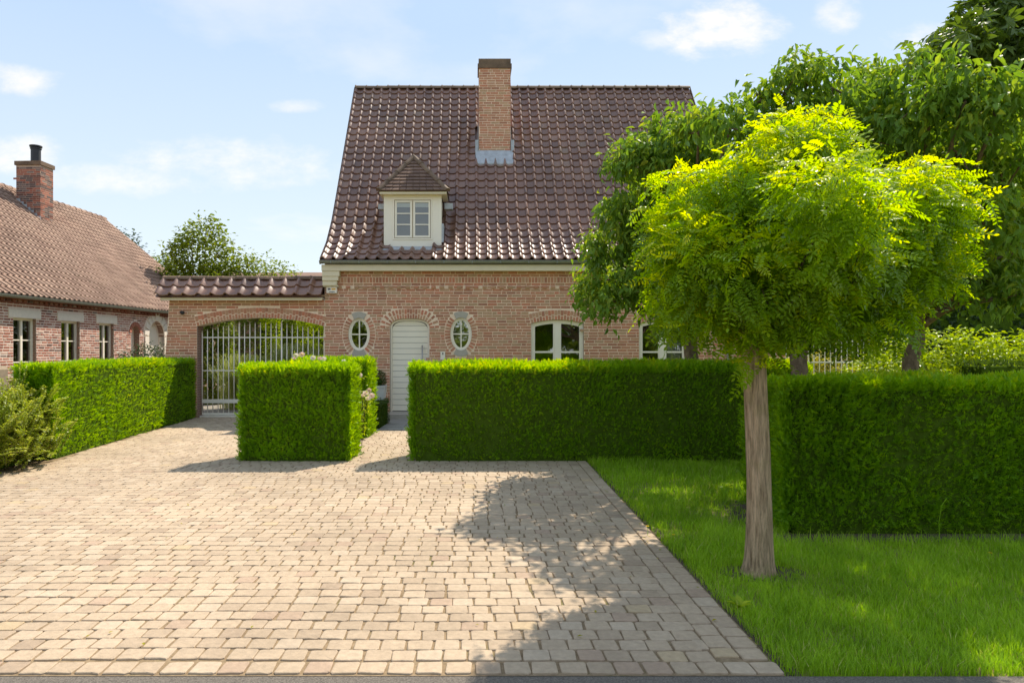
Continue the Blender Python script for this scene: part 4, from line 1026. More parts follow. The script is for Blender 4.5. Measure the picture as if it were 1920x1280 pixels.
for o, nm in ((AD, 'door'), (AW, 'arched_window')):
    pl = o['inner']; mb = MB(); mb.add([(LX - 0.18, u, z_) for u, z_ in pl], [tuple(range(len(pl)))]); mb.build(nm, M['white'], left)
    mb = MB(); n = len(pl); mb.add([(LX - 0.002, u, z_) for u, z_ in pl] + [(LX - 0.18, u, z_) for u, z_ in pl], [(i, i + 1, n + i + 1, n + i) for i in range(n - 1)]); mb.build('reveal', M['brick_sheet'], left)
# cornice bands of rough brick
mb = MB(); mb.box(LX + 0.002, LX + 0.04, LY0, LY1, 2.72, 2.755, 0.1); mb.box(LX + 0.002, LX + 0.06, LY0, LY1, 2.81, 2.87, 0.15)
y = 13.5
while y < LY1: mb.box(LX + 0.002, LX + 0.055, y, y + 0.1, 2.757, 2.808, rng.random()); y += 0.19
mb.build('cornice', M['red_brick'], left)
# gables, back, roof
gabl = [(LX - 0.01, 0), (LX - 0.01, EV - 0.02), (LX - RR, RZ - 0.08), (LX - 2 * RR, EV - 0.02), (LX - 2 * RR, 0)]
for yy in (LY0, LY1 - 0.25): mb = MB(); mb.prism(gabl, 'y', yy, yy + 0.25); mb.build('gable_wall', M['brick_sheet'], left)
MB().box(LX - 2 * RR, LX - 2 * RR + 0.2, LY0, LY1, 0, EV).build('back_wall', M['brick_sheet'], left)
MB().box(LX - 3.2, LX - 3.1, LY0 + .3, LY1 - .3, 0.0, EV).build('indoor_wall', M['dark'], left)
MB().box(LX - 3.2, LX - 0.25, LY0 + .3, LY1 - .3, 2.6, 2.65).build('indoor_ceiling', M['dark'], left)
e0, e1 = np.array([LX + 0.18, 0, EV - 0.15 + 0.10]), np.array([LX - RR, 0, RZ])
mb = MB(); mb.quad((e0[0], LY0 - .1, e0[2] - .02), (e0[0], LY1 + .1, e0[2] - .02), (e1[0], LY1 + .1, e1[2] - .02), (e1[0], LY0 - .1, e1[2] - .02))
mb.quad((LX - 2 * RR - .18, LY0 - .1, e0[2]), (e1[0], LY0 - .1, e1[2]), (e1[0], LY1 + .1, e1[2]), (LX - 2 * RR - .18, LY1 + .1, e0[2])); lroof = mb.build('roof', M['red_tile'], left)
sl_ = np.linalg.norm(e1 - e0); rows = 24; dsl = (e1 - e0) / sl_; nsl = np.array([-dsl[2], 0, dsl[0]]); nsl = nsl if nsl[2] > 0 else -nsl
P_, M_, T_ = [], [], []
for r_ in range(rows):
    yy = 12.6
    while yy < LY1 + 0.08:
        P_.append(e0 + dsl * sl_ * r_ / rows + np.array([0, yy, 0])); M_.append(np.stack([np.array([0, 1.0, 0]) * 0.2, dsl * sl_ / rows, nsl * 0.85], axis=1)); T_.append(rng.random()); yy += 0.2
scatter('roof_tile', tile_t(0, (0.0, 0.15, 0.32, 0.6, 1.02)), np.array(M_), np.array(P_), T_, M['red_tile'], lroof, smooth=True, kind='stuff')
ridge_row(lroof, (LX - RR, 12.6, RZ + 0.05), (LX - RR, LY1 + 0.1, RZ + 0.05), 46, 0.12, 'red_tile')
mb = MB(); gp = [(LX + 0.24 + 0.07 * math.cos(k), EV - 0.06 + 0.07 * math.sin(k)) for k in np.linspace(math.pi, 2 * math.pi, 8)]; gp += [(LX + 0.24 + 0.062 * math.cos(k), EV - 0.058 + 0.062 * math.sin(k)) for k in np.linspace(2 * math.pi, math.pi, 8)]
mb.prism(gp, 'y', LY0, LY1); mb.build('gutter', M['zinc'], left)
lc, fl = brick_stack(left, 'chimney', -16.2, -15.38, 22.1, 22.72, 4.6, 7.62, 'red_brick', 'brown_mortar')
for u, n, bl in fl:
    if n == (-1, 0, 0): continue
    bb = [b for b in bl]
    scatter('brick', BRICK, np.array([np.stack([np.array(u, float) * b[1], -np.array(n, float) * b[3], np.array([0, 0, 1.0]) * b[2]], axis=1) for b in bb]), np.array([b[0] for b in bb]), [rng.choice([0.02, 0.08, 0.16, 0.3, 0.985, 0.999]) for b in bb], M['red_brick'], lc, kind='stuff')
MB().box(-16.24, -15.34, 22.06, 22.76, 7.62, 7.75).build('chimney_cap', M['ridge'], lc)
mb = MB(); mb.tube([(-15.75, 22.4, 7.75), (-15.75, 22.4, 8.22)], 0.15, 16); mb.tube([(-15.75, 22.4, 8.22), (-15.75, 22.4, 8.25)], 0.17, 16); mb.tube([(-15.75, 22.4, 8.25), (-15.75, 22.4, 8.29)], 0.13, 16); mb.tube([(-15.75, 22.4, 8.29), (-15.75, 22.4, 8.33)], 0.19, 16); mb.build('flue', M['black'], lc, smooth=False)
mb = MB()
for k in range(7):
    xk = -15.42 - k * 0.115; zk = 5.75 + k * 0.096; mb.box(xk - 0.07, xk + 0.06, 22.075, 22.09, zk - 0.10, zk + 0.20)
mb.build('lead_flashing', M['lead'], lc)

left.rotation_euler.z = -math.atan(K); left.location.x += K * 19.0; left.location.y += 0.265

# low wall right of the house
lwk = thing('garden_wall', 'low brick garden wall continuing right of the house corner', 'wall', (7.0, 16.1, 0))
def ledge(z): return (HX1 + 0.003, 7.65 - max(0, z - 1.25) * 1.4)
mb = MB(); mortar_sheet(mb, HX1, 7.7, 0, 28, [], lambda x_, z_, o: np.array([x_, WY + 0.06 - o, z_]), edge=ledge); lwf = mb.build('wall_face', M['mortar'], lwk)
brick_set(lwf, lay_bricks(HX1, 7.7, 0, 28, [], lambda x_, z_, o: np.array([x_, WY + 0.06 - o, z_]), 41, edge=ledge), 'brick', (1, 0, 0), (0, -1, 0), 300)

# ------------------------------------------------------------------ vegetation builders
def basis_noise_dirs(n): return norm(rng.normal(size=(n, 3)))

def hedge(name, label, quad, h, dens, tmpl=SPRIG, mat='yew', size=(0.07, 0.12), faces=('front', 'right', 'back', 'left', 'top'), group=None, dome=0.06, bulge=0.022, cat='hedge', updir=0.75, fdens=None, topt=0.15):
    """clipped hedge on a quadrilateral footprint (front-left, front-right, back-right, back-left)"""
    q = np.array([(S(*p), p[1]) for p in quad], float); c = q.mean(0)
    root = thing(name, label, cat, (c[0], c[1], 0), group)
    ins = c + (q - c) * (1 - 0.10 / np.maximum(np.linalg.norm(q - c, axis=1, keepdims=True), .3))
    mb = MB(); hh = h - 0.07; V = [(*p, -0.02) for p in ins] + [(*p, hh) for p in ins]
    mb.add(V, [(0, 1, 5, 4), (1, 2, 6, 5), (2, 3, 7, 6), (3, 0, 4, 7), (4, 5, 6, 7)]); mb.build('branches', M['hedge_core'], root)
    Ps, Ax, Up, Tn, Sz = [], [], [], [], []
    edges = {'front': (0, 1), 'right': (1, 2), 'back': (2, 3), 'left': (3, 0)}
    for f in faces:
        dd = (fdens or {}).get(f, dens)
        if f == 'top':
            area = np.linalg.norm(q[1] - q[0]) * np.linalg.norm(q[2] - q[1]); n = int(area * dd); u, v = rng.random(n), rng.random(n)
            xy = (1 - u)[:, None] * ((1 - v)[:, None] * q[0] + v[:, None] * q[3]) + u[:, None] * ((1 - v)[:, None] * q[1] + v[:, None] * q[2])
            z = h + dome * (1 - (2 * v - 1) ** 2) - 0.03; P = np.c_[xy, z]; Nn = np.tile([0, 0, 1.0], (n, 1))
            ax = norm(Nn * 0.9 + rng.normal(0, 0.45, (n, 3))); tn = np.clip(rng.beta(2, 2, n) * 0.7 + 0.25 + topt, 0, 1)  # top shoots yellower: new growth plus a sunlit fringe put into the tint
        else:
            a, b = q[edges[f][0]], q[edges[f][1]]; L = np.linalg.norm(b - a); n = int(L * h * dd); u, v = rng.random(n), rng.random(n)
            d = (b - a) / L; nn = np.array([d[1], -d[0], 0]); xy = a + u[:, None] * (b - a); P = np.c_[xy, v * h]; Nn = np.tile(nn, (n, 1))
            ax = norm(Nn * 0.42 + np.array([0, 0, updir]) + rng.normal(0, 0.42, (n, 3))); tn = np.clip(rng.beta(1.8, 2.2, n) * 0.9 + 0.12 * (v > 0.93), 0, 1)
            flow = noise3(P, 9, 2, 2.2); ax = norm(ax + flow[:, None] * 0.45 * np.array([d[0], d[1], 0]))
        lump = noise3(P, 5, 3, 3.0) * (1.5 if f == 'top' else 1.0)
        P = P + Nn * (lump[:, None] * bulge - 0.04 - rng.random((n, 1)) ** 1.5 * 0.045)
        tn = np.clip(tn + 0.14 * noise3(P, 12, 2, 1.6) + 0.12 * noise3(P, 14, 2, 5.0), 0, 1)
        Ps.append(P); Ax.append(ax); Tn.append(tn); Up.append(norm(Nn + rng.normal(0, 0.38, (n, 3)))); Sz.append(rng.uniform(size[0], size[1], n) * (1.15 if f == 'top' else 1.0))
    P, ax, up, tn, sz = map(np.concatenate, (Ps, Ax, Up, Tn, Sz))
    Mx = frames(ax, up) * sz[:, None, None]
    scatter('foliage', tmpl, Mx, P, tn, M[mat], root, kind='stuff')
    return root

LOBEV = {}
def tufts(lobes, m, spread=0.62, size=0.5, squash=0.75, seed=0, frontier=True):
    """break lobes into smaller flattened tufts, most of them high on each lobe"""
    r = np.random.default_rng(seed + 60); out = []
    for c, rad in lobes:
        rad = np.array(rad if np.ndim(rad) else (rad,) * 3, float)
        for k in range(m):
            d = norm(r.normal(size=3) + np.array([0, 0, 0.25])); s_ = size * r.uniform(0.75, 1.2)
            out.append((np.array(c) + d * rad * spread * r.uniform(0.85, 1.2), tuple(rad * s_ * np.array([1, 1, squash]))))
    return out
def crown(root, lobes, per_m2, tmpl, mat, lsize, droop=0.5, cluster=7, spread=0.12, parts=0, leafname='leaf', tbias=0.0, inner=0.25, tvars=None, seed=0, tip=0.0, rough=0.13, umbrella=0.0):
    """leaves in clusters over and inside overlapping lobes (centre, radius[, vertical squash])"""
    C = np.array([l[0] for l in lobes], float); Rd = np.array([l[1] if np.ndim(l[1]) else (l[1],) * 3 for l in lobes], float)
    pts, outs = [], []
    for i in range(len(lobes)):
        ar = 4 * math.pi * (Rd[i].prod() ** (2 / 3)); n = int(ar * per_m2); d = basis_noise_dirs(n)
        rr = np.where(rng.random(n) < inner, rng.uniform(0.35, 0.85, n), rng.uniform(0.85, 1.06, n)) * (1 + rough * noise3(d * 2 + i * 7.7, seed, 2, 1.5))
        p = C[i] + d * Rd[i] * rr[:, None]
        keep = (d[:, 2] > -0.25) | (rng.random(n) > umbrella)
        for j in range(len(lobes)):
            if j != i: keep &= (((p - C[j]) / Rd[j]) ** 2).sum(1) > 0.42
        pts.append(p[keep]); outs.append(norm(d / Rd[i])[keep])
    T = np.concatenate(pts); O = np.concatenate(outs); n = len(T)
    P = np.repeat(T, cluster, 0) + rng.normal(0, spread, (n * cluster, 3)); O = np.repeat(O, cluster, 0)
    N = len(P); horiz = rng.normal(0, 1, (N, 3)); horiz[:, 2] *= 0.4
    ax = norm(O * 0.55 + norm(horiz) * 0.8 + np.array([0, 0, -droop])); up = norm(np.array([0, 0, 1.0]) + O * 0.5 + rng.normal(0, 0.35, (N, 3)))
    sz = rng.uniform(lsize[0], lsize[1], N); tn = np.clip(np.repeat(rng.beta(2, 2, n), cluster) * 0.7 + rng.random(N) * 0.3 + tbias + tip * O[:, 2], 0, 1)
    Mx = frames(ax, up, rng.normal(0, 0.35, N)) * sz[:, None, None]
    # the leaves that show largest: near the camera side, outermost
    first = np.zeros(N, bool)
    if parts:
        toc = norm(np.array([0, 0, EYE]) - P); face = (toc * O).sum(1); sx = np.abs(P[:, 0]) / P[:, 1]
        score = np.linalg.norm(P - np.array([0, 0, EYE]), axis=1) - 1.2 * face + 50 * (sx > 0.74) + rng.random(N) * 0.6
        first[np.argsort(score)[:parts]] = True
        tv = tvars or [tmpl]; ms = [[MB().add(v[0], v[1], t_).mesh(leafname, M[mat]) for t_ in (0.15, 0.4, 0.6, 0.85)] for v in tv]
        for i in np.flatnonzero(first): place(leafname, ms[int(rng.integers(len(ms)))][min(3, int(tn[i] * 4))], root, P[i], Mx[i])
    r_ = ~first
    if tvars is None: scatter('crown', tmpl, Mx[r_], P[r_], tn[r_], M[mat], root, kind='stuff')
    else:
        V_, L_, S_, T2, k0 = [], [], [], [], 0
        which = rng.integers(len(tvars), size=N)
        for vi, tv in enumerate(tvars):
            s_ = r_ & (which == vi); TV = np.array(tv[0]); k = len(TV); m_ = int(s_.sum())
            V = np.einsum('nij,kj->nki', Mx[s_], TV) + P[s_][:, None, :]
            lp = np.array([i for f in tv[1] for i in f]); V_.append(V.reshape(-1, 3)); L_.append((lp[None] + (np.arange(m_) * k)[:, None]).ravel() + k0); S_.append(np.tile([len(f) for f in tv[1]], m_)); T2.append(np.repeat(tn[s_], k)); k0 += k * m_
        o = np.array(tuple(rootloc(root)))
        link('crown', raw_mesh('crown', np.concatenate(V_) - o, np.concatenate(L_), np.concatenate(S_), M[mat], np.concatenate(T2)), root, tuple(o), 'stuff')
    return T

def trunk_and_limbs(root, base, top, r0, r1, tips, mat, seed=0, seg=14, wob=0.02, limb_r=0.05, twigs=None):
    r = np.random.default_rng(seed); base, top = np.array(base, float), np.array(top, float)
    n = 10; ts = np.linspace(0, 1, n); pts = base + (top - base) * ts[:, None]; pts[1:-1, :2] += r.normal(0, wob, (n - 2, 2))
    rad = r0 + (r1 - r0) * ts; rad[0] *= 1.25; rad[1] *= 1.06
    MB().tube(pts, rad, seg).build('trunk', mat, root, smooth=True)
    mb = MB()
    for tp in tips:
        tp = np.array(tp, float); m_ = (top + tp) / 2 + np.array([0, 0, 0.12 * np.linalg.norm(tp - top)]) + r.normal(0, 0.08, 3)
        t_ = np.linspace(0, 1, 7)[:, None]; c = (1 - t_) ** 2 * (top - (0, 0, .08)) + 2 * t_ * (1 - t_) * m_ + t_ ** 2 * tp
        mb.tube(c, np.linspace(limb_r, limb_r * 0.25, 7), 7)
    if twigs is not None and len(twigs):
        tipsA = np.array(tips)
        for p in twigs:
            a = tipsA[np.argmin(np.linalg.norm(tipsA - p, axis=1))]; mid = (a + p) / 2 + r.normal(0, 0.05, 3)
            mb.tube([a, mid, p], [0.014, 0.009, 0.004], 4, cap=False)
    mb.build('limbs', mat, root, smooth=True)

# ------------------------------------------------------------------ hedges
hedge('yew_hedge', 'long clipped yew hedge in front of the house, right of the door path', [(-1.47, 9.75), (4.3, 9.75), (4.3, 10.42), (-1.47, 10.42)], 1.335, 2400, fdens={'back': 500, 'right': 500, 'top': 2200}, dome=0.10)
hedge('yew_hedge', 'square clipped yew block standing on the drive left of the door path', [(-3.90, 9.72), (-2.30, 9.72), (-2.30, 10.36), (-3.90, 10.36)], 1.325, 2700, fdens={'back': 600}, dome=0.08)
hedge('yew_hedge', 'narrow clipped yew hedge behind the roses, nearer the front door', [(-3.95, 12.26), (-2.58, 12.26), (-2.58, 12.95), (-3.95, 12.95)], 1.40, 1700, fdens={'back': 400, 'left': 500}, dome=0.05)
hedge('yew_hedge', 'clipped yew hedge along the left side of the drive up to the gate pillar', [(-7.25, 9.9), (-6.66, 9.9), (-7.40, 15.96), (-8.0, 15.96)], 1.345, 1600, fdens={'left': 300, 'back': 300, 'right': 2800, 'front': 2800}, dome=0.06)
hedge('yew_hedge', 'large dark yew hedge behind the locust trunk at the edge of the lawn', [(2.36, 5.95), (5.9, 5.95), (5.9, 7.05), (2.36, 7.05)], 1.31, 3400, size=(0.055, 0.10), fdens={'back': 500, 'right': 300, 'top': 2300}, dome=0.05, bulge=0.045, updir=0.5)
hedge('box_hedge', 'low box hedge edging the path beside the planter', [(-3.2, 13.7), (-2.64, 13.7), (-2.64, 14.8), (-3.2, 14.8)], 0.55, 4500, SLEAF, 'box', (0.018, 0.03), dome=0.02, bulge=0.015)

# ------------------------------------------------------------------ locust ball tree
LB = np.array([S(1.775, 4.93), 4.93, 0.0])
loc = thing('locust_tree', 'ball-shaped bright yellow-green locust tree on a bare trunk in the lawn', 'tree', tuple(LB))
n, seg = 60, 40; Vt = []
for i in range(n):
    t_ = i / (n - 1); z = -0.02 + 1.95 * t_; cx = LB[0] + 0.006 - 0.028 * t_ + 0.012 * math.sin(t_ * 5); cy = LB[1]
    rad = 0.083 - 0.012 * t_ + 0.024 * math.exp(-t_ * 9) + 0.016 * math.exp(-t_ * 40)
    for k in range(seg):
        a = 2 * math.pi * k / seg; p3 = np.array([math.cos(a) * 2.1, math.sin(a) * 2.1, z * 0.9])
        rd = rad * (1 + 0.06 * noise3(p3, 3, 2, 1.6) + 0.10 * abs(noise3(np.array([math.cos(a) * 6, math.sin(a) * 6, z * 1.1]), 8, 2, 1.4)) + 0.06 * math.exp(-t_ * 8) * math.sin(a * 3 + 1))
        Vt.append((cx + rd * math.cos(a), cy + rd * math.sin(a), z))
MB().add(Vt, [(i * seg + k, i * seg + (k + 1) % seg, (i + 1) * seg + (k + 1) % seg, (i + 1) * seg + k) for i in range(n - 1) for k in range(seg)]).build('trunk', M['bark_locust'], loc, smooth=True)
COMP = [compound_t(6, s, c) for s, c in ((1, 0.25), (2, 0.45), (3, 0.15), (4, 0.6), (5, 0.35))]
def L(px, py, r_, dy_=0.0, sq=1.0):
    px = 1515 + (px - 1515) * 0.94; py = 425 + (py - 430) * (0.86 if py > 430 else 1.0); r_ = r_ * 0.93
    d = 4.95 + dy_; c = at(px, py, d); rr = r_ * d / F; return (c, (rr, rr * 1.0, rr * sq))
lobes = [L(1262, 500, 70, 0), L(1305, 610, 70, 0), L(1450, 620, 80, -0.3), L(1560, 620, 80, -0.25), L(1665, 590, 72, -0.1), L(1745, 500, 62, 0), L(1300, 590, 60, 0), L(1600, 590, 70, -0.1), L(1420, 690, 34, -0.12), L(1690, 540, 60, 0), L(1415, 650, 45, -0.1), L(1390, 610, 55, 0.1), L(1460, 620, 60, -0.15), L(1500, 440, 215, 0, 0.85), L(1370, 460, 150, -0.05, 0.85), L(1480, 335, 115, 0, .9), L(1600, 370, 140, 0.05, .9), L(1690, 430, 115, 0.0, .85), L(1740, 385, 75, 0, .8),
         L(1330, 420, 105, 0.15), L(1400, 530, 110, -0.25), L(1520, 540, 110, -0.35, .8), L(1640, 520, 95, -0.1, .8), L(1430, 600, 62, -0.1), L(1420, 345, 80, 0.1), L(1560, 325, 80, 0), L(1290, 530, 65, 0.0), L(1780, 410, 50, 0.0, .7), L(1500, 430, 150, 0.8), L(1500, 430, 150, -0.6)]
T = crown(loc, tufts(lobes, 7, 0.74, 0.44, 0.85, 4), 104, COMP[0], 'locust', (0.115, 0.19), droop=0.40, cluster=3, spread=0.05, parts=300, tvars=COMP, inner=0.15, seed=4, tip=0.42, tbias=-0.07, umbrella=0.25)  # tip yellows the upper leaves: new growth plus sunlit glow put into tint
trunk_tips = [l[0] for l in lobes[:15]]
r = np.random.default_rng(5); mb = MB(); top = np.array([S(1.755, 4.93), 4.93, 1.85])
for tp in trunk_tips:
    m_ = (top + tp) / 2 + r.normal(0, 0.06, 3); t_ = np.linspace(0, 1, 6)[:, None]; c = (1 - t_) ** 2 * top + 2 * t_ * (1 - t_) * m_ + t_ ** 2 * tp; mb.tube(c, np.linspace(0.03, 0.008, 6), 6)
for p in T[:: max(1, len(T) // 160)]:
    a = np.array(trunk_tips)[np.argmin(np.linalg.norm(np.array(trunk_tips) - p, axis=1))]; mb.tube([a, (a + p) / 2 + r.normal(0, 0.03, 3), p], [0.008, 0.005, 0.003], 4, cap=False)
mb.build('limbs', M['twig'], loc, smooth=True)

# ------------------------------------------------------------------ drooping-leaf trees behind the hedges
rng = np.random.default_rng(23)
def lobes_from(spec, d0, seed):
    r = np.random.default_rng(seed); out = []
    for px, py, rp, *dd in spec:
        d = d0 + (dd[0] if dd else 0); rr = rp * d / F; out.append((at(px, py, d), (rr, rr, rr * 0.9)))
    return out
CH = [leaf_t(0.40, 0.09, 0.35), leaf_t(0.46, 0.06, 0.2), leaf_t(0.36, 0.12, 0.5)]
def cherry(label, base_px, d, spec, per, seed, r0=0.13, zc=1.9, parts=300):
    X = (base_px - CX) * d / F
    t_ = thing('ornamental_tree', label, 'tree', (X, d, 0), 'drooping-leaf trees behind the hedges')
    lb = lobes_from(spec, d, seed); tf = tufts(lb, 5, 0.66, 0.46, 0.7, seed)
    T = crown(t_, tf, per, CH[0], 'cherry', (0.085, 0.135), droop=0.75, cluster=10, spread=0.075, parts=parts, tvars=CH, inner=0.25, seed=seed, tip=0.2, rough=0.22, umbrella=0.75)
    trunk_and_limbs(t_, (X, d, -0.02), (X + 0.03, d, zc), r0, r0 * 0.8, [l[0] for l in lb], M['bark'], seed, twigs=T[:: max(1, len(T) // 120)])
cherry('dark green tree partly covering the house roof and windows, left of the locust', 1292, 10.9,
       [(1150, 525, 72, -1.4), (1125, 470, 42, -1.6), (1130, 560, 46, -1.5), (1185, 430, 72, -1.8), (1150, 410, 42, -1.9), (1215, 320, 70, -2.2), (1185, 285, 36, -2.4), (1260, 260, 60, -2.2), (1310, 250, 58, -3.2), (1370, 240, 54, -3.7), (1230, 500, 90, -1.4), (1300, 420, 120, -1.6), (1290, 340, 95, -2.0),
        (1300, 540, 95, -0.6), (1235, 590, 42, -1.2), (1380, 400, 110, 0), (1380, 520, 90, 0), (1300, 420, 110, 1.0), (1320, 330, 90, 0.8), (1200, 470, 60, 0.3), (1260, 600, 48, -0.9)], 54, 11)
cherry('tall rounded tree behind the locust crown, trunk between fence and hedge', 1495, 8.9,
       [(1470, 175, 68, -1.5), (1430, 190, 40, -1.3), (1510, 150, 54, -1.5), (1560, 165, 60, -1.6), (1500, 260, 110, -1.6), (1420, 270, 80, -1.4), (1590, 250, 100, -1.2), (1530, 380, 120, -0.8), (1620, 360, 100, -1.1), (1440, 400, 95, -1.2), (1400, 330, 70, -1.6), (1560, 470, 85, 0), (1600, 330, 100, .3), (1670, 300, 80, -.2), (1640, 460, 75, -0.5), (1520, 280, 110, 0.6), (1620, 575, 34, -0.2), (1640, 170, 60, -0.7)], 42, 13, r0=0.125)
cherry('spreading tree at the right with drooping pale leaves, trunk among lime shrubs', 1713, 8.6,
       [(1690, 165, 62, -1.3), (1750, 165, 62, -2.0), (1810, 190, 66, -2.2), (1870, 225, 70, -2.1), (1920, 280, 80, -1.0), (1700, 260, 110, -1.3), (1800, 290, 110, -1.6), (1880, 360, 90, -1.2), (1720, 400, 110, -1.0), (1830, 430, 95, -1.4), (1900, 470, 65, -0.8), (1760, 510, 70, -0.7), (1850, 525, 50, -0.8), (1700, 490, 60, -0.5), (1780, 350, 120, 0.2), (1960, 380, 90, -.6), (1900, 180, 60, -2.0), (1880, 560, 50, -1.0), (1760, 300, 90, 0.8), (1860, 300, 90, 0.6), (1830, 250, 90, -0.4), (1700, 330, 90, 0), (1900, 420, 90, 0.4), (1800, 470, 80, 0)], 52, 17, r0=0.11)
# tall broad-leaved tree top right
bt_ = thing('broadleaf_tree', 'tall large-leaved tree rising at the right edge behind the others', 'tree', (16.6, 22.0, 0))
lb = lobes_from([(1790, 120, 62, -1), (1850, 80, 80, -0.5), (1920, 60, 110, 0), (1990, 30, 130, 0.5), (1880, 190, 110, 0), (1960, 220, 150, 0), (1900, 330, 120, .5), (1990, 380, 160, 0), (1900, 460, 110, 0.8), (1980, 540, 130, 0), (1740, 110, 26, -1), (1820, 330, 90, 1.0), (1905, 10, 55, 0.2)], 22.0, 3)
T = crown(bt_, tufts(lb, 5, 0.66, 0.48, 0.6, 9), 3.2, PALM, 'broad', (0.36, 0.62), droop=0.35, cluster=7, spread=0.30, parts=120, inner=0.3, seed=8)
trunk_and_limbs(bt_, (16.6, 22.0, 0), (16.6, 22.0, 5.0), 0.35, 0.25, [l[0] for l in lb], M['bark'], 4, limb_r=0.1, twigs=T[::6])

# ------------------------------------------------------------------ background shrubs, hedges and trees
def bush(name, label, cat, lobes, per, tmpl, mat, lsize, droop=0.2, cluster=6, spread=0.06, group=None, core=True, stem=True, inner=0.3, tbias=0.0):
    c = np.mean([l[0] for l in lobes], axis=0)
    t_ = thing(name, label, cat, (c[0], c[1], 0), group)
    T = crown(t_, lobes, per, tmpl, mat, lsize, droop, cluster, spread, inner=inner, tbias=tbias)
    mb = MB(); r = np.random.default_rng(3)
    for l in lobes:
        for k in range(3):
            b = np.array([l[0][0] * 0.7 + c[0] * 0.3 + r.normal(0, .06), l[0][1] + r.normal(0, .06), -0.02]); mb.tube([b, (b + l[0]) / 2 + r.normal(0, .04, 3), l[0]], [0.022, 0.014, 0.006], 5, cap=False)
    for p in T[:: max(1, len(T) // 60)]:
        a = min(lobes, key=lambda l: np.linalg.norm(l[0] - p))[0]; mb.tube([a, p], [0.007, 0.003], 4, cap=False)
    mb.build('stems', M['twig'], t_)
    return t_
def lob(x, y_, z, rx, ry=None, rz=None): return (np.array([S(x, y_), y_, z], float), (rx, ry or rx, rz or rx))
# lonicera shrub at left
rx_ = np.random.default_rng(21)
lon = thing('shrub', 'loose small-leaved shrub spilling onto the drive at the left edge', 'shrub', (-6.6, 8.9, 0))
Pl, Al, Ul, Sl, Tl = [], [], [], [], []; mb = MB()
for k in range(1200):
    b = np.array([rx_.uniform(-8.3, -6.5), rx_.uniform(8.35, 9.95), rx_.uniform(0.0, 0.55)])
    if b[0] > -6.72 - (b[1] - 8.9) * 0.02 and rx_.random() < 0.6: b[0] -= 0.3
    hgt = 0.50 + 0.40 * math.exp(-((b[0] + 7.5) / 0.75) ** 2); lean = norm(np.array([rx_.normal(0.35, 0.5), rx_.normal(-0.35, 0.5), rx_.uniform(0.35, 1.2)]))
    ln = rx_.uniform(0.25, 0.55); b[2] *= hgt * 1.6; b[2] = min(b[2], hgt - 0.1)
    ts = np.linspace(0, 1, 34); c = b + lean * ln * ts[:, None]; c[:, 2] -= 0.20 * ln * ts ** 2 * (1.3 - lean[2]); c[:, 2] = np.maximum(c[:, 2], 0.02)
    mb.tube(c[::8], 0.0025, 3, cap=False)
    for i, p in enumerate(c[2:]):
        for s in (-1, 1):
            Pl.append(p); side = norm(np.cross(lean, (0.1, 0.2, 1))) * s; Al.append(side + lean * 0.6 + rx_.normal(0, .25, 3)); Ul.append((0, 0, 1.0) + rx_.normal(0, .3, 3)); Sl.append(rx_.uniform(0.026, 0.048)); Tl.append(min(1, 0.3 + 0.5 * ts[i] + rx_.normal(0, 0.15)))
mb.V = [v * (1, 1, 1.25) + (K * 9.0 + 0.16, 0, 0) for v in mb.V]; Pl = [p * (1, 1, 1.25) + (K * 9.0 + 0.16, 0, 0) for p in Pl]
mb.build('stems', M['twig'], lon)
scatter('foliage', simple_leaf_t(0.6), frames(np.array(Al), np.array(Ul)) * np.array(Sl)[:, None, None], np.array(Pl), np.clip(Tl, 0, 1), M['lonicera'], lon, kind='stuff')
MB().add([(a + .49, b, c) for a, b, c in ((-8.1, 8.6, 0), (-6.8, 8.6, 0), (-6.9, 9.9, 0), (-8.1, 9.9, 0), (-7.9, 8.8, .45), (-7.1, 8.8, .4), (-7.1, 9.8, .45), (-7.9, 9.8, .6))], [(0, 1, 5, 4), (1, 2, 6, 5), (2, 3, 7, 6), (3, 0, 4, 7), (4, 5, 6, 7)]).build('branches', M['hedge_core'], lon)

bush('lime_shrub', 'bright lime-green shrub mass behind the large yew hedge', 'shrub', [lob(6.6, 11.6, 1.15, .6, .6, .6), lob(7.3, 11.8, 1.25, .65, .6, .65), lob(8.0, 11.8, 1.3, .6, .6, .6), lob(8.8, 11.9, 1.25, .7, .6, .65), lob(9.6, 12, 1.2, .7, .6, .6), lob(6.1, 11.7, 0.95, .5)], 60, LEAF, 'lime', (0.07, 0.12), 0.3)
bush('golden_shrub', 'golden-leaved shrub seen through the white bar fence', 'shrub', [lob(6.1, 14.5, 1.0, .45), lob(6.6, 14.6, 1.05, .45), lob(7.1, 14.6, 0.95, .45), lob(7.6, 14.6, .9, .4), lob(5.5, 14.9, 1.0, .35)], 90, SLEAF, 'golden', (0.05, 0.08))
hedge('laurel_hedge', 'tall dark glossy laurel hedge behind the trees at the right', [(6.9, 17.4), (17, 17.4), (17, 18.6), (6.9, 18.6)], 3.0, 260, LEAF, 'laurel', (0.12, 0.19), fdens={'back': 40, 'right': 40, 'top': 200}, bulge=0.12, updir=-0.1)
hedge('box_hedge', 'low dark clipped hedge in front of the lime shrubs at right edge', [(7.2, 10.6), (12, 10.6), (12, 11.1), (7.2, 11.1)], 1.40, 500, SLEAF, 'box', (0.04, 0.07), fdens={'back': 50, 'right': 50})
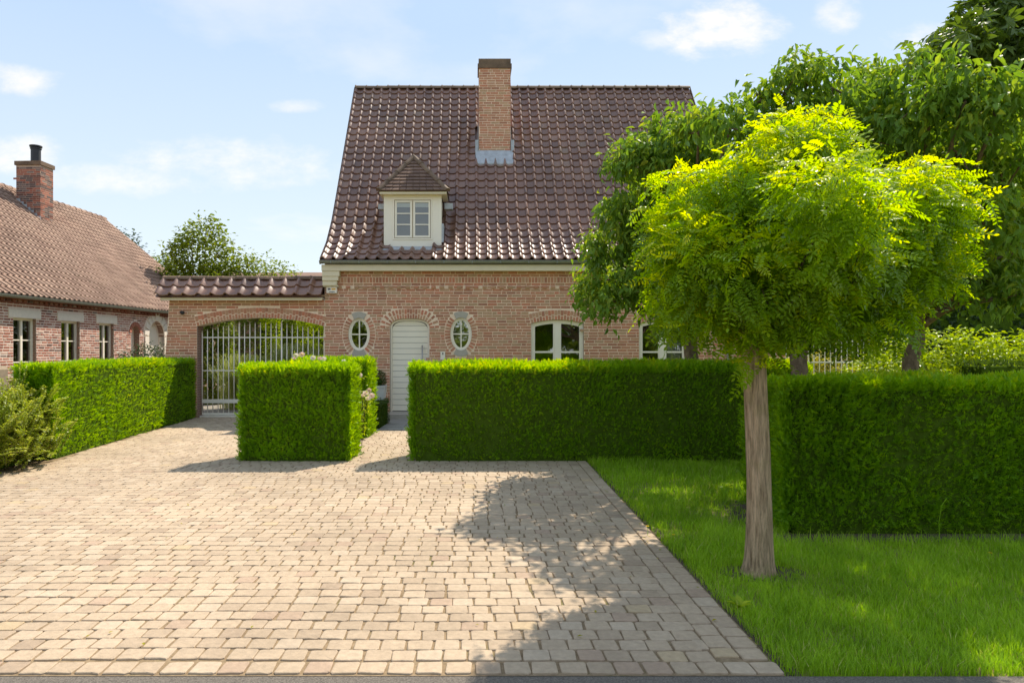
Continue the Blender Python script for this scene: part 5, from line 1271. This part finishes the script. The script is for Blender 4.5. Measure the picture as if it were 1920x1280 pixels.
# white fence
fence = thing('bar_fence', 'white metal bar fence behind the trees right of the house', 'fence', (7.7, 14, 0))
for i in range(26): 
    xx = 6.165 + i * 0.113; mb = MB(); mb.tube([(xx, 14, 0.0), (xx, 14, 1.84)], 0.009, 6); mb.tube([(xx, 14, 1.84), (xx, 14, 1.87)], [0.009, 0.002], 6, cap=False); mb.build('bar', M['metal_white'], fence)
for zz_ in (1.775, 1.34, 0.2): MB().box(6.1, 9.05, 13.988, 14.012, zz_ - 0.014, zz_ + 0.014).build('rail', M['metal_white'], fence)

# behind the gate
hb = lambda x, y_, w_, h_: [(np.array([x, y_, z_], float), (w_, w_, .8)) for z_ in np.arange(0.7, h_, 0.75)]
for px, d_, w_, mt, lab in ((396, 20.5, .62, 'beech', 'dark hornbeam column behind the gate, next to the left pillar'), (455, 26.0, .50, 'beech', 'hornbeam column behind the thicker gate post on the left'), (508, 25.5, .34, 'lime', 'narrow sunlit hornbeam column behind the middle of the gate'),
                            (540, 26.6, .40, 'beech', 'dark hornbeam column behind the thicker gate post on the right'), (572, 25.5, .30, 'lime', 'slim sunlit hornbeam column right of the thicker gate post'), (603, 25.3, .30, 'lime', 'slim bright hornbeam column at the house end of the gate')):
    bush('hornbeam', lab, 'tree', hb((px - CX) * d_ / F, d_, w_, 3.5), 130 if px < 400 else 60, SLEAF, mt, (0.07, 0.11), 0.3, tbias=0.15 if mt == 'lime' else -0.05, group=None)  # sunlight put into the colour: lime leaves on lit columns, beech on shaded
hedge('hornbeam_hedge', 'tall leafy hedge at the back of the gate courtyard', [(-10.5, 27.6), (-4.8, 27.6), (-4.8, 28.4), (-10.5, 28.4)], 3.4, 120, SLEAF, 'beech', (0.10, 0.15), fdens={'back': 20, 'left': 20, 'right': 20}, bulge=0.15, updir=-0.1)
for (gx, gy_, gh, lab) in ((-6.3, 18.6, 1.45, 'fountain of ornamental grass left of centre behind the gate'), (-5.1, 19.0, 1.75, 'broad clump of ornamental grass behind the middle of the gate'), (-4.1, 18.8, 1.6, 'ornamental grass clump behind the gate beside the house')):
    og = thing('ornamental_grass', lab, 'ornamental grass', (gx, gy_, 0)); V_, Fc, Tt = [], [], []; mb = MB()
    for k in range(900):
        a = rng.uniform(0, 6.28); out = rng.uniform(0.2, 0.95); hh = gh * rng.uniform(0.6, 1.05); b = np.array([gx + rng.normal(0, .22), gy_ + rng.normal(0, .22), 0]); d = np.array([math.cos(a), math.sin(a), 0]); s = np.array([-d[1], d[0], 0]) * 0.006
        m1, m2, tp = b + d * out * .25 + (0, 0, hh * .6), b + d * out * .6 + (0, 0, hh * .98), b + d * out + (0, 0, hh * rng.uniform(.7, .95))
        mb.add([b - s, b + s, m1 + s, m1 - s, m2 + s, m2 - s, tp], [(0, 1, 2, 3), (3, 2, 4, 5), (5, 4, 6)], rng.random())
    mb.build('blades', M['pampas'], og, kind='stuff')
def bgtree(label, lobes, mat='beech', per=16, ls=(0.14, 0.22), cluster=7, name='tree', **k):
    c = np.mean([l[0] for l in lobes], axis=0); t_ = thing(name, label, 'tree', (c[0], c[1], 0))
    T = crown(t_, lobes, per, SLEAF, mat, ls, 0.2, cluster, 0.15, inner=0.3, **k)
    trunk_and_limbs(t_, (c[0], c[1], 0), (c[0], c[1], c[2] * 0.6), 0.16, 0.1, [l[0] for l in lobes], M['bark'], 2, twigs=T[:: max(1, len(T) // 50)], limb_r=0.05)
LF = lambda spec, d: lobes_from(spec, d, 0)
bgtree('dense rounded tree rising above the gate coping', LF([(375, 480, 48), (350, 490, 38), (405, 480, 40), (385, 440, 32), (360, 450, 26), (345, 540, 50), (400, 540, 55)], 27), tbias=0.2)
bgtree('light feathery tree between the rounded tree and the house', LF([(450, 510, 32), (480, 515, 32), (510, 515, 28), (535, 525, 24), (465, 495, 20), (490, 560, 50), (440, 560, 40)], 27), tbias=0.25, ls=(0.11, 0.18))
bgtree('dark tree top behind the ridge end of the left house', LF([(232, 450, 20), (245, 475, 22), (225, 500, 30)], 36), 'laurel')
bgtree('low green tree top over the left house eave end', LF([(300, 505, 22), (285, 500, 16), (320, 500, 18), (305, 540, 40)], 33))
bgtree('dense hedge-like tree closing the garden far behind the right fence', LF([(1500, 610, 60), (1600, 590, 70), (1560, 540, 60), (1680, 560, 70), (1780, 540, 80)], 21), 'cherry', per=10)
# far farmhouse roof over the gate coping
fh = thing('distant_house', 'far brown roof just showing between gate coping and house', 'house', (-10, 36, 0))
MB().box(-15, -7, 36, 42, 0, 4.2).build('wall', M['brick_sheet'], fh)
mb = MB(); mb.prism([(35.7, 4.15), (39, 6.0), (42.3, 4.15)], 'x', -15.3, -6.7); mb.build('roof', M['red_tile'], fh)
# trees across the street: they stand behind the photographer and show in the window panes
wm = thing('street_trees', 'leafy trees across the street mirrored in the house windows', 'trees', (0, -22, 0)); wm['kind'] = 'stuff'
lb = [lob(rng.uniform(-34, 34), rng.uniform(-44, -38), rng.uniform(0.9, 4.6), rng.uniform(1.4, 2.1)) for _ in range(120)]
crown(wm, lb, 2.0, SLEAF, 'beech', (0.4, 0.65), 0.3, 7, 0.3)

# planter with box ball
pl = thing('planter', 'tall pale tapered planter with a clipped box ball by the door', 'planter', (-2.185, 15.25, 0))
def frus(z0, z1, a, b): return [(-2.185 + s * a, 15.25 + t_ * a, z0) for s, t_ in ((-1, -1), (1, -1), (1, 1), (-1, 1))] + [(-2.185 + s * b, 15.25 + t_ * b, z1) for s, t_ in ((-1, -1), (1, -1), (1, 1), (-1, 1))]
mb = MB(); mb.add(frus(0, 0.76, 0.14, 0.195), [(0, 1, 5, 4), (1, 2, 6, 5), (2, 3, 7, 6), (3, 0, 4, 7), (3, 2, 1, 0)]); mb.add(frus(0.761, 0.80, 0.205, 0.205), [(0, 1, 5, 4), (1, 2, 6, 5), (2, 3, 7, 6), (3, 0, 4, 7), (3, 2, 1, 0), (4, 5, 6, 7)]); mb.build('pot', M['pot'], pl)
bb = thing('box_ball', 'clipped round box ball growing in the pale planter', 'plant', (-2.185, 15.25, 0.8))
crown(bb, [(np.array([-2.185, 15.25, 0.93]), (.20, .20, .18))], 2500, SLEAF, 'box', (0.02, 0.035), 0, 3, 0.015); MB().tube([(-2.185, 15.25, .8), (-2.185, 15.25, .88), (-2.185, 15.25, .98)], [.1, .14, .06], 8).build('branches', M['hedge_core'], bb)

# roses
def rose(label, x, y_, blooms, h_):
    rb = thing('rose_bush', label, 'rose bush', (x, y_, 0)); mb = MB(); Pl, Al = [], []
    for bx, by, bz, s in blooms:
        b = np.array([x + rng.normal(0, .08), y_ + rng.normal(0, .08), 0.0]); tp = np.array([bx, by, bz]); m_ = (b + tp) / 2 + rng.normal(0, .06, 3)
        t_ = np.linspace(0, 1, 9)[:, None]; c = (1 - t_) ** 2 * b + 2 * t_ * (1 - t_) * m_ + t_ ** 2 * tp; mb.tube(c, np.linspace(.006, .003, 9), 5)
        for k in range(46): p = c[rng.integers(2, 9)] + rng.normal(0, .05, 3); Pl.append(p); Al.append(rng.normal(0, 1, 3))
    mb.build('stems', M['twig'], rb)
    scatter('foliage', LEAF, frames(np.array(Al), np.tile([0, 0.2, 1.0], (len(Al), 1))) * rng.uniform(.035, .065, len(Al))[:, None, None], np.array(Pl), rng.random(len(Al)), M['lime'], rb, kind='stuff')
    vs_ = [MB().add(ROSE[0], ROSE[1], t__).mesh('flower', M['petal']) for t__ in (0.2, 0.6, 0.95)]
    for bx, by, bz, s in blooms:
        ax = norm(np.array([[rng.normal(0, .4), -0.8, rng.uniform(.3, 1)]])); f3 = frames(np.array([[1.0, 0.1, 0]]), ax)[0] * s; place('flower', vs_[int(rng.integers(3))], rb, (bx, by, bz), f3)
def bloom(px, py, d, s): p = at(px, py, d); return (p[0], p[1], p[2], s)
rose('pale pink rose bush flowering between the two yew blocks by the path', -1.98, 11.0, [bloom(674, 704, 10.9, .055), bloom(672, 735, 10.7, .045), bloom(686, 737, 10.7, .055), bloom(697, 742, 10.8, .06), bloom(690, 747, 10.7, .05), bloom(680, 742, 10.75, .05), bloom(692, 732, 10.85, .045)], 1)
rose('white rose bush whose blooms show over the square yew block', -2.7, 11.0, [bloom(555, 667, 10.9, .05), bloom(566, 665, 11, .055), bloom(587, 671, 10.9, .05), bloom(600, 672, 10.9, .045), bloom(607, 673, 11, .05), bloom(645, 677, 10.9, .04), bloom(552, 672, 10.8, .035)], 1)
bush('shrub', 'dull green shrub in front of the arched doorway of the left house', 'shrub', [lob(-9.6, 17.6, 1.2, .5, .5, .5), lob(-9.0, 17.4, 1.25, .45), lob(-10.2, 18, 1.1, .4)], 60, SLEAF, 'laurel', (0.05, 0.09))

# gate post at the left edge
gpst = thing('wooden_post', 'weathered wooden post at the left edge before the brick house', 'post', (-8.12, 11.6, 0))
mb = MB(); mb.prism([(-8.24, 0), (-8.24, 1.26), (-8.20, 1.32), (-8.04, 1.32), (-8.0, 1.26), (-8.0, 0)], 'y', 11.5, 11.7); mb.build('post', M['wood'], gpst)
MB().box(-8.17, -8.07, 11.49, 11.499, 0.7, 1.2).build('inset_panel', M['dark'], gpst)

# ------------------------------------------------------------------ grass
def lawn_blades(n, x0, x1, y0, y1, hlo, hhi, wd):
    p = np.c_[rng.uniform(x0, x1, n), rng.uniform(y0, y1, n)]
    ok = (p[:, 0] > right_edge(p[:, 1]) + 0.02 + 0.018 * noise3(np.c_[p, np.zeros(n)], 77, 2, 5.0) + rng.normal(0, 0.016, n)) & (p[:, 0] < 0.84 * p[:, 1] + 0.9)
    ok &= ~((p[:, 1] > 5.90) & (p[:, 1] < 7.1) & (p[:, 0] > 2.70))
    bare = noise3(np.c_[p, np.zeros(n)], 31, 3, 1.8); near_tree = np.exp(-(((p[:, 0] - 2.10) / 0.34) ** 2 + ((p[:, 1] - 4.95) / 0.21) ** 2)); hed = np.exp(-((p[:, 1] - 5.85) / 0.13) ** 2) * (p[:, 0] > 2.55)
    corner = np.exp(-(((p[:, 0] - 2.52) / 0.25) ** 2 + ((p[:, 1] - 6.6) / 0.5) ** 2))
    prob = 1 - 0.93 * near_tree - 0.92 * hed - 0.7 * corner - 0.75 * (bare > 0.62)
    ok &= rng.random(n) < prob
    p = p[ok]; m_ = len(p); a = rng.uniform(0, 6.28, m_); tall = 1 + 0.5 * noise3(np.c_[p, np.zeros(m_)], 41, 2, 2.5); h_ = rng.uniform(hlo, hhi, m_) * np.clip(tall, .55, 1.6); bend = rng.uniform(0.4, 2.2, m_)
    c, s = np.cos(a), np.sin(a); Mx = np.zeros((m_, 3, 3)); wv = wd * rng.uniform(.7, 1.4, m_)
    Mx[:, 0, 0] = c * wv; Mx[:, 1, 0] = s * wv; Mx[:, 0, 1] = -s * h_ * bend; Mx[:, 1, 1] = c * h_ * bend; Mx[:, 2, 2] = h_
    tn = np.clip(rng.beta(2, 2, m_) * 0.85 + 0.22 * noise3(np.c_[p, np.zeros(m_)], 51, 2, 1.3) + 0.2 * noise3(np.c_[p, np.zeros(m_)], 52, 2, 6.0), 0, .92); tn[rng.random(m_) < 0.035] = 1.0
    return Mx, np.c_[p, np.full(m_, -0.022)], tn
A = [lawn_blades(66000, 1.45, 5.1, 3.36, 5.3, 0.035, 0.085, 0.0042), lawn_blades(48000, 1.45, 6.0, 5.3, 7.3, 0.04, 0.095, 0.005), lawn_blades(28000, 1.45, 5.5, 7.3, 9.8, 0.04, 0.10, 0.007)]
g = scatter('grass', BLADE, np.concatenate([q[0] for q in A]), np.concatenate([q[1] for q in A]), np.concatenate([q[2] for q in A]), M['grass'], None, kind='stuff', origin=(0, 0, 0))
tag(g, 'thick green grass growing on the lawn beside the drive', 'grass', kind='stuff')

# weeds, dandelions, fallen leaves
def weed(label, px, py, n=14, s=0.10, mat='lime'):
    d = F * EYE / (py - HY); x = (px - CX) * d / F; t_ = thing('weed', label, 'weed', (x, d, 0))
    ax = np.c_[np.cos(np.linspace(0, 6.28 * 1.6, n)), np.sin(np.linspace(0, 6.28 * 1.6, n)), rng.uniform(.3, 1.2, n)]
    scatter('leaf', LEAF, frames(ax, np.tile([0, 0, 1.0], (n, 1))) * rng.uniform(.6, 1.1, n)[:, None, None] * s, np.tile([x, d, 0.0], (n, 1)), rng.random(n), M[mat], t_)
weed('leafy green weed at the paving edge in front of the locust trunk', 1388, 1140)
weed('small pale weed on the lawn left of the locust trunk', 1362, 915, 12, 0.12)
for px, py, lab in ((1214, 997, 'yellow dandelion bloom close to the paving edge, nearer the hedge'), (1263, 1014, 'yellow dandelion bloom in the grass beside the paving, nearer the tree'), (1857, 1050, 'yellow dandelion bloom in the grass near the right edge')):
    d = F * EYE / (py - HY + 8); x = (px - CX) * d / F; t_ = thing('dandelion', lab, 'dandelion', (x, d, 0))
    MB().tube([(x, d, -.02), (x + .004, d, .05), (x, d, .085)], .002, 5).build('stalk', M['grass'], t_)
    mb = MB().add(np.array(ROSE[0]) * 0.017 + (x, d, .085), ROSE[1], .5); mb.build('flower', M['yellow_petal'], t_)
sd = thing('grass_stalk', 'tall bent seed stalk standing in front of the large yew hedge', 'grass stalk', (3.75, 5.5, 0))
mb = MB(); mb.tube([(3.75, 5.5, -.02), (3.74, 5.5, .2), (3.76, 5.5, .34), (3.80, 5.5, .40), (3.82, 5.5, .37)], [.0025, .002, .002, .004, .003], 5); mb.build('stalk', M['grass'], sd)
fl_n = 90; py_ = rng.uniform(3.6, 9.5, fl_n); px_ = right_edge(py_) + .03 - np.abs(rng.normal(0, .10, fl_n)); px_[:44] = rng.uniform(-3.5, 1.2, 44)
fl_ = scatter('fallen_leaves', SLEAF, frames(np.c_[rng.normal(0, 1, (fl_n, 2)), rng.normal(0, .1, fl_n)], np.tile([0, 0, 1.0], (fl_n, 1))) * rng.uniform(.02, .04, fl_n)[:, None, None], np.c_[px_, py_, np.full(fl_n, .02)], rng.random(fl_n), M['golden'], None, kind='stuff', origin=(0, 0, 0))
tag(fl_, 'a few yellow fallen leaves along the paving edge', 'fallen leaves')
